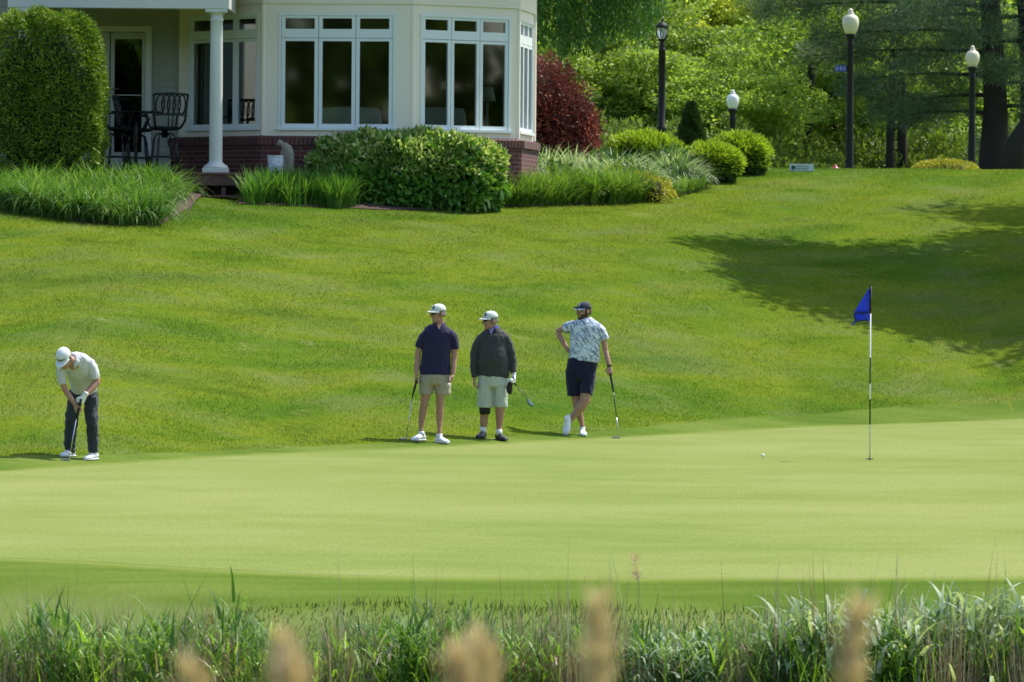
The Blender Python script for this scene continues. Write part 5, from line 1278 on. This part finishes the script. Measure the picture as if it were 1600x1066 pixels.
def shoe(fig, ank, dr, up=None, mu=None, ms=None, L_=.285, tilt=0, z=None, w_=1.0):
    """ank: ankle point; dr: plan direction of the toe; tilt lifts the heel"""
    d = Vector((dr[0], dr[1], 0)).normalized(); sd = Vector((-d.y, d.x, 0)); U = Vector((0, 0, 1))
    z = ank.z if z is None else z
    Rt = Matrix.Rotation(tilt, 4, sd)
    def pt(a, b, piv=None):
        v = d * a + U * b
        if tilt: pv = d * .20; v = pv + (Rt @ (v - pv))
        return Vector((ank.x, ank.y, z)) + v
    mb = MB()
    mb.loft([(pt(-.068, .045), .028 * w_, .030), (pt(-.045, .055), .036 * w_, .042), (pt(0, .056), .038 * w_, .048), (pt(.05, .050), .041 * w_, .042), (pt(.11, .038), .047 * w_, .030), (pt(.16, .032), .046 * w_, .023), (pt(.195, .028), .034 * w_, .017)], 14, ref=sd, cap=.6)
    mb.loft([(pt(-.005, .05), .038, .045), (pt(-.01, .10), .040, .046)], 12, ref=sd, cap=.3)
    o = finish(mb, 'shoe', mu, fig, voxel=.006, smooth=2)
    so = MB().loft([(pt(-.082, .012), .028 * w_, .012), (pt(-.05, .012), .038 * w_, .013), (pt(.02, .012), .040 * w_, .012), (pt(.11, .012), .051 * w_, .012), (pt(.17, .013), .046 * w_, .012), (pt(.212, .016), .026 * w_, .010)], 12, ref=sd, cap=.5)
    so.build('sole', ms, o, smooth=True); return o
M_gripm = simple('grip_rubber', (.012, .012, .012), .8); M_steel = simple('club_steel', (.55, .56, .57), .25, metal=1)
M_headm = simple('putter_head', (.42, .43, .44), .3, metal=.9); M_cshaft = simple('dark_shaft', (.02, .02, .022), .3)
def putter(label, top, gb, hp_, hdir=(1, 0, 0), shaftm=None, hstyle='blade', headm=None, dark_to=None, lift=True):
    """top/gb: ends of the grip, hp_: where the shaft meets the head (place coordinates)"""
    s = empty('putter', hp_); tag(s, label, 'golf club', 'putters held by the golfers')
    o = lambda v: Vector(v) - Vector(hp_)
    tp, g2 = o(top), o(gb)
    MB().tube([tp, tp.lerp(g2, .5), g2], [.0155, .0145, .011], 10, cap=.5).build('grip', M_gripm, s, smooth=True)
    if dark_to: 
        dt = o(dark_to); MB().tube([g2, dt], [.0075, .006], 8).build('upper_shaft', M_cshaft, s, smooth=True); g2 = dt
    MB().tube([g2, Vector((0, 0, 0))], [.0065, .0055], 8).build('shaft', shaftm or M_steel, s, smooth=True)
    hd = Vector(hdir).normalized(); cr = hd.cross(Vector((0, 0, 1))).normalized(); up_ = cr.cross(hd).normalized()
    mb = MB(); Mx = Matrix(((hd.x, cr.x, up_.x, 0), (hd.y, cr.y, up_.y, 0), (hd.z, cr.z, up_.z, 0), (0, 0, 0, 1)))
    if hstyle == 'blade': mb.box(-.012, .098, -.014, .012, -.014, .012, Mx).box(.01, .09, .012, .03, -.014, -.004, Mx)
    else: mb.box(-.015, .10, -.03, .03, -.012, .014, Mx).box(.005, .08, .03, .055, -.012, .008, Mx)
    mb.build('club_head', headm or M_headm, s, bevel=.004)
    return s
Z6 = (620, 460, 4.2625); Z7 = (850, 460, 4.44); Z5 = (60, 520, 4.843)
M_white = simple('shoe_white', (.80, .81, .82), .5, var=.05); M_sole = simple('sole_pale', (.6, .62, .62), .6); M_sock = simple('sock_white', (.75, .75, .74), .9)
M_capw = fabric('cap_pale', (.66, .70, .66), (.56, .60, .56), fold=.1); M_emb = simple('cap_emblem', (.03, .04, .07), .7)
M_green_lens = simple('green_lens', (.015, .09, .06), .12, metal=.5); M_dark_lens = simple('dark_lens', (.01, .008, .01), .12)
M_grey_hair = simple('grey_hair', (.22, .20, .18), .8, var=.3, vs=60); M_brown_hair = simple('brown_hair', (.045, .025, .016), .75, var=.3, vs=60)
M_glove = simple('white_glove', (.72, .76, .78), .6, var=.08, vs=30); M_blk = simple('black_cloth', (.012, .012, .014), .8)

def collar(fig, c, r_, m, gap=50, M=None, z=.0, hgt=.03, face=-90):
    """fold-over shirt collar open at the front"""
    V = []; n = 18; M = M or Matrix.Identity(4)
    for k, (dr_, dz) in enumerate(((0, -.012), (.004, hgt * .6), (.012, hgt * .75), (.026, -.010), (.030, -.022))):
        for j in range(n):
            a = R(face + gap / 2) + (2 * math.pi - R(gap)) * j / (n - 1); fr = max(0, math.cos(a - R(face)))
            V.append(Vector(c) + (M @ Vector(((r_ + dr_) * math.cos(a), (r_ + dr_) * .95 * math.sin(a), z + dz - .045 * fr ** 2 - (.02 * fr if k > 2 else 0)))))
    F_ = [(i * n + j, i * n + j + 1, (i + 1) * n + j + 1, (i + 1) * n + j) for i in range(4) for j in range(n - 1)]
    o = MB().add(V, F_).build('collar', m, fig, smooth=True); s_ = o.modifiers.new('s', 'SOLIDIFY'); s_.thickness = .005; return o

def neckline(fig, pts, m, name='open_neck'):
    mb = MB(); mb.add([Vector(p) for p in pts] + [Vector(p) + Vector((0, .01, 0)) for p in pts], [tuple(range(len(pts)))] + [(i, i + len(pts), (i + 1) % len(pts) + len(pts), (i + 1) % len(pts)) for i in range(len(pts))])
    mb.build(name, m, fig)
# ---------------------------------------------------------------- golfer in the navy polo
f = Fig(Z6, 674, 691.5); b = f.body; C = f.q(274, 131, -.01); HM = Rz(R(-58)) @ Rx(R(3))
head(b, C, HM)
b.loft([(f.q(283, 170, 0), .058, .060), (f.q(283, 205, .01), .060, .062), (f.q(280, 250, .02), .08, .07)], 14, cap=.3)
b.loft(f.st([(272, 250, 75, .07), (270, 330, 80, .09), (268, 450, 85, .1), (265, 560, 85, .1), (262, 610, 75, .09)]), 20)
b.loft(f.st([(196, 275, 18, .035, .0), (160, 330, 22, .045, 0), (143, 385, 21, .042, 0), (139, 432, 20, .042, 0), (134, 480, 19, .038, -.03), (130, 530, 13.5, .028, -.06)]), 14, cap=.8)
b.loft(f.st([(362, 275, 18, .035, .0), (386, 330, 22, .045, 0), (385, 385, 21, .042, 0), (381, 432, 20, .042, 0), (378, 480, 19, .038, -.03), (375, 530, 14, .028, -.06)]), 14, cap=.8)
for rows in ([(200, 600, 40, .085), (191, 665, 35, .08), (186, 715, 27, .064, -.01), (178, 750, 25, .058), (173, 790, 26.5, .062, .015), (166, 840, 21, .05, .02), (161, 890, 14.5, .038, .01), (160, 930, 15, .04)],
             [(300, 600, 40, .085), (292, 665, 34, .08), (289, 710, 27, .064, -.01), (287, 750, 24.5, .058), (286, 790, 26, .062, .015), (284, 840, 21, .05, .02), (284, 890, 14, .038, .01), (284, 930, 15, .04)]): b.loft(f.st(rows), 16, cap=.5)
hw1 = f.q(129, 535, -.06); hand(b, hw1, (-.03, -.1, -1), (.9, -.2, 0), (0, -1, 0), (40, 60, 40))
hw2 = f.q(374, 535, -.06); hand(b, hw2, (-.18, -.25, -1), (-.9, -.1, 0), (-.2, -1, 0), (45, 50, 30))
o1 = finish(b, 'person', M_skin, loc=f.root, voxel=.006, smooth=2); tag(o1, 'man in navy polo, khaki shorts and pale cap holding a putter and a ball', 'person', 'golfers')
M_navy = fabric('navy_polo', (.026, .022, .072), (.018, .015, .05), fold=.8)
sh_ = MB().loft(f.st([(256, 535, 106, .128), (256, 500, 104, .128), (261, 430, 99, .125), (266, 360, 97, .125), (271, 300, 95, .125), (274, 256, 98, .118), (277, 233, 92, .10, .005), (280, 217, 70, .088, .01), (282, 205, 46, .074, .015), (283, 196, 35, .066, .015)]), 26)
sh_.loft(f.st([(212, 256, 32, .08, .01), (178, 285, 33, .075), (155, 328, 30, .066), (144, 354, 27, .062)]), 16, cap=.25)
sh_.loft(f.st([(345, 256, 32, .08, .01), (374, 285, 33, .075), (388, 332, 30, .066), (393, 364, 28, .062)]), 16, cap=.25)
finish(sh_, 'polo_shirt', M_navy, o1, voxel=.009, smooth=5, fold=.024, fs=.12)
collar(o1, f.q(281, 202, .01), .066, M_navy, 60, face=-105)
neckline(o1, [f.q(264, 198, -.085), f.q(298, 198, -.082), f.q(280, 236, -.118)], M_skin)
M_khaki = fabric('khaki_cloth', (.40, .35, .25), (.33, .285, .20), fold=.7)
sh_ = MB().loft(f.st([(256, 525, 103, .122), (254, 560, 105, .125), (253, 595, 104, .12)]), 24, cap=.2)
sh_.loft(f.st([(200, 570, 52, .115), (196, 620, 50, .105), (193, 666, 47, .10)]), 20, cap=.12).loft(f.st([(306, 570, 54, .115), (307, 620, 55, .105), (306, 666, 54, .10)]), 20, cap=.12)
finish(sh_, 'shorts', M_khaki, o1, voxel=.009, smooth=2, fold=.016, fs=.09)
cap_(o1, C, HM, M_capw, M_capw, [(.030, .085, .013, .017), (.033, .108, .008, .010)], M_emb); shades(o1, C, HM, M_green_lens); hair_(o1, C, HM, M_grey_hair, -.035)
for (x, y, dr_) in ((163, 930, (-.55, -.8)), (284, 930, (.55, -.8))):
    a = f.q(x, y, 0); z_ = f.ground(a); MB().loft([(Vector((a.x, a.y, z_ + .07)), .040, .043), (Vector((a.x, a.y, z_ + .125)), .038, .041)], 14).build('sock', M_sock, o1, smooth=True)
    shoe(o1, a, dr_, mu=M_white, ms=M_sole, z=z_)
pt_ = f.root; gt = f.root + hw1 + Vector((.015, -.045, -.045)); gb = f.root + f.q(105, 678, -.12); hp_ = f.root + f.q(62, 972, -.18); hp_.z = h(hp_.x, hp_.y) + .022
putter('putter hanging from the hand of the golfer in the navy polo', gt, gb, hp_, (-.85, -.4, 0), dark_to=gb.lerp(hp_, .12))
bl = f.root + f.q(346, 602, -.165); gball(bl.x, bl.y, bl.z, 'white golf ball held in the fingers of the golfer in the navy polo')

# ---------------------------------------------------------------- golfer in the grey pullover
f = Fig(Z6, 768, 687.5); b = f.body; C = f.q(622, 177, -.01); HM = Rz(R(-64)) @ Rx(R(4))
head(b, C, HM)
b.loft([(f.q(632, 210, 0), .062, .064), (f.q(638, 240, .01), .064, .066), (f.q(640, 280, .02), .09, .08)], 14, cap=.3)
b.loft(f.st([(640, 280, 75, .08), (642, 400, 88, .12), (645, 520, 90, .13), (643, 620, 80, .1)]), 20)
b.loft(f.st([(548, 300, 22, .045), (516, 420, 20, .042), (514, 520, 14, .03, -.04), (515, 560, 13, .027, -.05)]), 14, cap=.8)
b.loft(f.st([(735, 295, 22, .045), (768, 420, 20, .042), (777, 500, 14, .03, -.04), (777, 530, 13, .027, -.06)]), 14, cap=.8)
for rows in ([(590, 640, 42, .09), (583, 730, 36, .08), (584, 775, 31, .066, -.01), (582, 815, 28, .06, .01), (580, 850, 27, .06, .015), (577, 885, 21, .045, .01), (576, 925, 17, .04)],
             [(692, 640, 42, .09), (688, 730, 34, .08), (687, 775, 31, .066, -.01), (686, 815, 28, .06, .01), (684, 850, 24, .055, .015), (681, 885, 19, .042, .01), (680, 925, 16, .04)]): b.loft(f.st(rows), 16, cap=.5)
hw1 = f.q(515, 562, -.05); hand(b, hw1, (.05, -.12, -1), (.95, -.15, 0), (0, -1, 0), (25, 35, 25))
hw2 = f.q(778, 540, -.06)
o2 = finish(b, 'person', M_skin, loc=f.root, voxel=.006, smooth=2); tag(o2, 'man in dark grey pullover and pale shorts with black knee brace, looking aside', 'person', 'golfers')
M_grey = fabric('grey_pullover', (.060, .060, .062), (.042, .042, .044), fold=.9)
sh_ = MB().loft(f.st([(642, 548, 104, .142), (646, 500, 104, .158), (645, 440, 100, .165, -.02), (643, 380, 96, .15, -.01), (643, 320, 92, .13), (643, 282, 96, .12), (641, 256, 86, .10, .01), (640, 238, 60, .085, .015), (639, 226, 43, .074, .015)]), 26, cap=.1)
sh_.loft(f.st([(566, 288, 34, .08, .01), (537, 330, 31, .07), (518, 400, 29, .064), (514, 450, 27, .06, -.01), (513, 510, 24, .05, -.03), (514, 552, 20, .042, -.045)]), 16, cap=.3)
sh_.loft(f.st([(716, 284, 34, .08, .01), (748, 335, 31, .07), (766, 400, 29, .064), (771, 450, 27, .06, -.01), (776, 500, 22, .048, -.03), (777, 528, 19, .04, -.05)]), 16, cap=.3)
finish(sh_, 'pullover', M_grey, o2, voxel=.009, smooth=5, fold=.030, fs=.12)
M_bluec = fabric('blue_collar', (.05, .06, .30), (.04, .045, .2), fold=.1)
collar(o2, f.q(638, 222, .005), .064, M_bluec, 70, face=-115, hgt=.04); collar(o2, f.q(639, 229, .01), .078, M_grey, 80, face=-112, hgt=.03)
neckline(o2, [f.q(612, 232, -.095), f.q(648, 226, -.09), f.q(628, 272, -.134)], fabric('shirt_lilac', (.20, .19, .34), fold=.1), 'undershirt')
M_pale = fabric('pale_shorts', (.50, .55, .47), (.43, .48, .41), fold=.8)
sh_ = MB().loft(f.st([(642, 535, 100, .135), (641, 570, 102, .135), (640, 610, 102, .13)]), 24, cap=.2)
sh_.loft(f.st([(590, 590, 54, .12), (589, 660, 53, .112), (588, 720, 54, .108), (587, 752, 55, .108)]), 20, cap=.1).loft(f.st([(692, 590, 53, .12), (692, 660, 49, .112), (692, 720, 47, .108), (691, 750, 47, .108)]), 20, cap=.1)
finish(sh_, 'shorts', M_pale, o2, voxel=.009, smooth=2, fold=.02, fs=.09)
MB().loft(f.st([(584, 740, 36, .075, -.005), (586, 772, 37, .077, -.008), (586, 797, 35, .070, -.005)]), 18).build('knee_brace', M_blk, o2, smooth=True)
cap_(o2, C, HM, M_capw, M_capw, [(.030, .085, .014, .017), (.034, .108, .009, .010)], M_emb); shades(o2, C, HM, M_dark_lens); hair_(o2, C, HM, M_grey_hair, -.03)
M_bshoe = simple('black_leather', (.014, .013, .014), .4); M_dsole = simple('dark_sole', (.03, .03, .03), .7)
for (x, y, dr_) in ((575, 925, (-.35, -.9)), (681, 925, (.45, -.85))):
    a = f.q(x, y, 0); z_ = f.ground(a); MB().loft([(Vector((a.x, a.y, z_ + .07)), .043, .045), (Vector((a.x, a.y, z_ + .15)), .040, .043)], 14).build('sock', M_sock, o2, smooth=True)
    shoe(o2, a, dr_, mu=M_bshoe, ms=M_dsole, z=z_, L_=.28, w_=1.05)
gl = MB(); hand(gl, hw2, (-.05, -.3, -1), (-.6, -.5, 0), (-.5, -.8, .1), (30, 45, 30), grow=.0025)
gl.loft([(hw2 + Vector((0, .01, .03)), .036, .034), (hw2, .033, .026)], 12, cap=.3)
finish(gl, 'glove', M_glove, o2, voxel=.006, smooth=1)
hc = f.root + f.q(755, 612, -.12); g_ = MB(); qq = Vector((0, 0, 0))
g_.loft([((.03, 0, .10), .018, .02), ((.005, -.01, .05), .034, .03), ((-.01, 0, -.02), .042, .034), ((-.005, 0, -.08), .034, .03), ((.0, 0, -.10), .02, .02)], 14, cap=.5)
hd_ = finish(g_, 'head_cover', M_blk, None, hc, voxel=.006, smooth=2, fold=.012, fs=.04); tag(hd_, 'black and white club head cover held in the gloved hand', 'head cover')
MB().loft([((.028, -.004, .095), .024, .026), ((.006, -.014, .052), .038, .034)], 14).build('band', M_glove, hd_, smooth=True)
gt = f.root + f.q(762, 572, -.10); gb = f.root + f.q(795, 606, -.13); hp_ = f.root + f.q(876, 708, -.16)
M_teal = simple('teal_head', (.012, .07, .065), .4)
pp = putter('putter held slantwise behind the hip of the golfer in grey, head off the ground', gt, gb, hp_, (f.q(930, 776, -.2) - f.q(880, 712, -.16)), hstyle='mallet', headm=M_teal, shaftm=simple('brown_shaft', (.10, .09, .05), .4))

# ---------------------------------------------------------------- golfer in the patterned shirt
f = Fig(Z7, 900, 680.5); b = f.body; C = f.q(276, 118, -.01); HM = Rz(R(-58)) @ Rx(R(5))
head(b, C, HM)
b.loft([(f.q(284, 158, 0), .062, .064), (f.q(292, 190, .01), .064, .066), (f.q(290, 230, .02), .09, .08)], 14, cap=.3)
b.loft(f.st([(290, 230, 80, .08), (287, 330, 85, .1), (280, 450, 88, .11), (262, 560, 88, .1)]), 20)
b.loft(f.st([(205, 225, 18, .035, .03), (140, 238, 21, .05, .09), (98, 256, 20, .042, .13), (108, 290, 19, .04, .10), (135, 335, 18, .036, .06), (160, 378, 14, .028, .03), (168, 392, 14, .026, .03)]), 14, ref=(0, 1, 0), cap=.9)
b.loft(f.st([(388, 240, 18, .035, .0), (412, 300, 20, .045, 0), (420, 350, 20, .045, 0), (427, 395, 19.5, .042, 0), (440, 445, 18, .038, -.04), (453, 498, 13.5, .027, -.08)]), 14, cap=.8)
# crossed legs: the far one plants, the near one crosses on its toe
b.loft(f.st([(216, 620, 36, .07, .05), (222, 700, 36, .07, .05), (230, 755, 32, .066, .04), (240, 810, 29, .06, .05), (250, 850, 24, .05, .05), (263, 895, 17, .04, .04), (266, 925, 17, .04, .03)]), 16, cap=.5)
b.loft(f.st([(296, 600, 36, .07, -.03), (290, 690, 38, .078, -.08), (285, 735, 36, .07, -.10), (258, 780, 35, .066, -.09), (228, 815, 30, .058, -.08), (203, 845, 22, .045, -.07), (186, 868, 18, .038, -.06), (176, 885, 18, .038, -.06)]), 16, cap=.5)
hw1 = f.q(166, 386, .03); hand(b, hw1, (.5, .35, -.75), (.8, -.3, .2), (0, -1, .2), (20, 25, 20))
hw2 = f.q(454, 503, -.08); hand(b, hw2, (.03, -.35, -.95), (0, .35, -1), (-1, 0, 0), (35, 60, 45))
o3 = finish(b, 'person', M_skin, loc=f.root, voxel=.006, smooth=2); tag(o3, 'bearded man in blue patterned shirt and navy shorts leaning on a putter, legs crossed', 'person', 'golfers')
m, t = mat('printed_cloth'); v = t.coord()
lay = []
for k, (rot, ph) in enumerate(((.6, 0), (-.7, 3.3), (2.2, 7.1), (1.1, 11.3))):
    vv = t.mapping(v, (1, .6, 1), (0, rot, 0), (ph, ph * .7, ph * 1.3))
    dn = t.n('ShaderNodeVectorMath', {0: vv, 1: t.n('ShaderNodeVectorMath', {0: t.n('ShaderNodeTexNoise', {'Vector': vv, 'Scale': 9.0}).outputs['Color'], 1: (.06, .06, .06)}, operation='MULTIPLY').outputs[0]}, operation='ADD').outputs[0]
    vo = t.n('ShaderNodeTexVoronoi', {'Vector': t.mapping(dn, (30, 7.5, 7.5)), 'Scale': 1.0}).outputs['Distance']
    lay.append(t.n('ShaderNodeMapRange', {0: vo, 1: .30, 2: .40, 3: 1.0, 4: 0.0}).outputs[0])
col = t.mix(t.noise(v, 5, 2), (.60, .66, .76), (.70, .76, .85))
col = t.mix(t.math('MULTIPLY', lay[3], .6), col, (.28, .36, .46)); col = t.mix(t.math('MULTIPLY', lay[0], .8), col, (.08, .13, .24)); col = t.mix(t.math('MULTIPLY', lay[1], .6), col, (.30, .42, .50)); col = t.mix(t.math('MULTIPLY', lay[2], .65), col, (.16, .22, .36))
t.out(t.bsdf(col, .8, t.bump(t.noise(v, 14, 3), .5, .02), 0, .2)); M_print = m
sh_ = MB().loft(f.st([(276, 462, 106, .132), (280, 430, 106, .132), (284, 380, 106, .13), (287, 320, 105, .128), (290, 260, 106, .125), (290, 222, 108, .118), (290, 200, 100, .10, .005), (291, 185, 76, .088, .01), (291, 172, 48, .074, .015), (291, 164, 38, .068, .015)]), 26, cap=.1)
sh_.loft(f.st([(215, 222, 38, .085, .01), (180, 228, 36, .078, .04), (140, 240, 31, .07, .08)]), 16, ref=(0, 1, 0), cap=.3)
sh_.loft(f.st([(362, 222, 34, .085, .01), (396, 252, 36, .078), (412, 295, 34, .068), (418, 314, 34, .066)]), 16, cap=.25)
finish(sh_, 'polo_shirt', M_print, o3, voxel=.009, smooth=5, fold=.022, fs=.12)
collar(o3, f.q(291, 176, .01), .068, simple('pale_collar', (.66, .70, .76), .8), 55, face=-110, hgt=.036)
M_navs = fabric('navy_shorts', (.016, .016, .045), (.011, .011, .03), fold=.7)
sh_ = MB().loft(f.st([(272, 450, 101, .125), (264, 490, 106, .13), (257, 540, 107, .128), (256, 580, 104, .12)]), 24, cap=.2)
sh_.loft(f.st([(208, 570, 58, .112, .02), (208, 640, 54, .105, .03), (211, 700, 51, .10, .04)]), 20, cap=.1).loft(f.st([(308, 570, 54, .115, -.01), (301, 640, 50, .11, -.05), (292, 694, 46, .105, -.08)]), 20, cap=.1)
finish(sh_, 'shorts', M_navs, o3, voxel=.009, smooth=2, fold=.016, fs=.09)
M_capn = fabric('cap_navy', (.045, .05, .085), (.03, .034, .06), fold=.1); M_brimp = simple('brim_pale', (.22, .25, .33), .8)
cap_(o3, C, HM, M_capn, M_brimp, [(.026, .10, .012, .013), (.024, .082, .006, .008)], simple('emblem_pale', (.6, .62, .66), .7)); hair_(o3, C, HM, M_brown_hair, -.05, beard=True)
T = Matrix.Translation(C) @ HM; mb = MB().loft([(T @ Vector((x, -.112 + 1.6 * x * x, .063)), .013, .006) for x in np.linspace(-.072, .072, 11)], 8, ref=(0, 0, 1), cap=.5)
mb.build('sunglasses', M_dark_lens, o3, smooth=True)
mb = MB()
for sx in (-1, 1): mb.ball(T @ Vector((sx * .031, -.083, .012)), .0115)
mb.build('eyes', simple('eye_white', (.5, .48, .45), .3), o3, smooth=True)
MB().loft(f.st([(451, 490, 16.5, .033, -.075), (453.5, 503, 16.5, .033, -.08)]), 16).build('wrist_watch', M_blk, o3, smooth=True)
a = f.q(266, 925, .03); shoe(o3, a, (.12, -1), mu=M_white, ms=M_sole, z=f.ground(a)); z_ = f.ground(a)
MB().loft([(Vector((a.x, a.y, z_ + .07)), .040, .043), (Vector((a.x, a.y, z_ + .12)), .038, .041)], 14).build('sock', M_sock, o3, smooth=True)
tz = f.q(153, 984, -.20); tz.z = f.ground(tz)
# heel up, toe down
d_ = Vector((-.32, -.95, 0)).normalized(); an_ = tz - d_ * .20
shoe(o3, Vector((an_.x, an_.y, tz.z)), (d_.x, d_.y), mu=M_white, ms=M_sole, z=tz.z + .005, tilt=R(58))
gt = f.root + f.q(459, 545, -.10); gb = f.root + f.q(482, 680, -.14); hp_ = f.root + f.q(521, 962, -.22); hp_.z = h(hp_.x, hp_.y) + .022
putter('putter propped upright under the hand of the golfer in the patterned shirt', gt, gb, hp_, (-1, -.1, 0), dark_to=gb.lerp(hp_, .56))

# ---------------------------------------------------------------- golfer bending over his putt
f = Fig(Z5, 126, 716.5); b = f.body; C = f.q(196, 196, -.50); HM = Rz(R(-22)) @ Rx(R(48))
head(b, C, HM)
b.loft([(C + (HM @ Vector((0, .03, -.05))), .056, .058), (f.q(248, 215, -.40), .062, .062), (f.q(275, 235, -.34), .09, .08)], 14, cap=.3)
b.loft(f.st([(285, 245, 70, .06, -.28), (322, 330, 75, .07, -.12), (342, 430, 70, .07, .03), (342, 500, 75, .07, .05)]), 20)
b.loft(f.st([(165, 285, 26, .05, -.36), (180, 370, 24, .048, -.37), (203, 435, 23, .045, -.37), (240, 488, 21, .04, -.39), (276, 540, 15.5, .028, -.41)]), 14, cap=.8)
b.loft(f.st([(405, 255, 28, .055, -.26), (430, 330, 27, .05, -.26), (438, 378, 26, .048, -.27), (398, 425, 23, .042, -.33), (352, 474, 16, .03, -.40)]), 14, ref=(0, 1, 0), cap=.8)
for rows in ([(290, 500, 34, .06, .04), (260, 600, 34, .06, -.01), (252, 700, 32, .06, -.04), (240, 800, 32, .06, -.01), (242, 900, 20, .04, .02)], [(392, 500, 34, .06, .04), (400, 600, 36, .06, -.01), (406, 700, 34, .06, -.04), (412, 800, 32, .06, -.01), (416, 900, 20, .04, .02)]): b.loft(f.st(rows), 14, cap=.4)
hw1 = f.q(277, 542, -.41); hand(b, hw1, (.30, -.15, -.95), (.75, .5, 0), (.5, -.8, .0), (60, 65, 40), k=1.02)
o4 = finish(b, 'person', M_skin, loc=f.root, voxel=.006, smooth=2); tag(o4, 'man in white cap and pale polo bending over his putt, one hand gloved', 'person', 'golfers')
M_wpolo = fabric('pale_polo', (.60, .61, .62), (.53, .54, .55), fold=.8)
sh_ = MB().loft(f.st([(342, 440, 101, .135, .03), (345, 400, 104, .15, .0), (340, 345, 110, .155, -.06), (325, 290, 112, .155, -.15), (300, 240, 112, .14, -.25), (272, 210, 92, .11, -.33), (252, 205, 52, .085, -.385)]), 26, cap=.25)
sh_.loft(f.st([(205, 252, 40, .08, -.33), (172, 290, 35, .075, -.36), (176, 350, 32, .068, -.37), (184, 386, 31, .064, -.37)]), 16, cap=.25)
sh_.loft(f.st([(372, 225, 46, .095, -.26), (405, 265, 44, .085, -.26), (422, 315, 38, .075, -.26), (427, 348, 35, .068, -.26)]), 16, cap=.25)
sh_.loft(f.st([(395, 230, 30, .07, -.12), (430, 300, 30, .08, -.04), (440, 350, 26, .07, .0)]), 14, cap=.8)
finish(sh_, 'polo_shirt', M_wpolo, o4, voxel=.009, smooth=6, fold=.026, fs=.12)
collar(o4, f.q(252, 208, -.40), .062, M_wpolo, 60, M=HM @ Rx(R(-12)), face=-90, hgt=.03)
M_slate = fabric('slate_trousers', (.045, .052, .066), (.028, .032, .042), fold=1.0)
sh_ = MB().loft(f.st([(342, 425, 100, .12, .03), (342, 470, 112, .135, .04), (340, 520, 118, .135, .04)]), 24, cap=.2)
sh_.loft(f.st([(277, 500, 56, .125, .02), (262, 580, 52, .11, -.01), (252, 660, 49, .09, -.05), (244, 740, 46, .085, -.03), (238, 820, 43, .08, 0), (240, 880, 38, .075, .02), (241, 908, 37, .075, .02)]), 20, cap=.15)
sh_.loft(f.st([(400, 500, 58, .125, .02), (400, 580, 53, .11, -.01), (402, 660, 49, .09, -.05), (410, 740, 46, .085, -.03), (415, 820, 42, .08, 0), (414, 880, 38, .075, .02), (414, 902, 37, .075, .02)]), 20, cap=.15)
finish(sh_, 'trousers', M_slate, o4, voxel=.009, smooth=2, fold=.03, fs=.08)
M_cap2 = fabric('cap_white', (.74, .77, .76), (.68, .71, .70), fold=.1)
cp = cap_(o4, C, HM, M_cap2, M_cap2); hair_(o4, C, HM, M_grey_hair, -.035)
T = Matrix.Translation(C) @ HM
td = bpy.data.curves.new('lettering', 'FONT'); td.body = 'Titleist'; td.size = .042; td.extrude = .0012; td.align_x = 'CENTER'; td.align_y = 'CENTER'; td.shear = .35; td.resolution_u = 3
to = bpy.data.objects.new('lettering_source', td); COL.objects.link(to); bpy.context.view_layer.update()
lm = bpy.data.meshes.new_from_object(to.evaluated_get(bpy.context.evaluated_depsgraph_get())); bpy.data.objects.remove(to); bpy.data.curves.remove(td)
for v_ in lm.vertices:
    x, y, z = v_.co; zz_ = .074 + y; yy_ = .012 - .104 * math.sqrt(max(0, 1 - (x / .088) ** 2)) * (1 - ((zz_ - .042) / .118) ** 2.4) ** .5 - .005 - z
    v_.co = T @ Vector((x, yy_, zz_))
lm.name = 'lettering'; lm.materials.clear(); link('lettering', lm, simple('cap_script', (.02, .025, .03), .7), cp)
gl = MB(); hw2 = f.q(350, 477, -.40); hand(gl, hw2, (-.45, -.1, -.9), (-.55, .55, .2), (-.5, -.7, .2), (60, 60, 40), grow=.003, k=1.04)
gl.loft([(hw2 + Vector((.02, 0, .035)), .034, .033), (hw2, .031, .027)], 12, cap=.3)
finish(gl, 'glove', M_glove, o4, voxel=.006, smooth=1)
for (x, y, dr_) in ((245, 915, (-.42, -.9)), (420, 908, (-.42, -.9))):
    a = f.q(x, y, .02); shoe(o4, a, dr_, mu=M_white, ms=M_sole, z=f.ground(a))
gt = f.root + f.q(322, 505, -.43); gb = f.root + f.q(287, 650, -.46); hp_ = f.root + f.q(231, 932, -.50); hp_.z = h(hp_.x, hp_.y) + .022
putter('putter held low by the golfer bending over his putt', gt, gb, hp_, (-.95, -.3, 0), hstyle='blade')
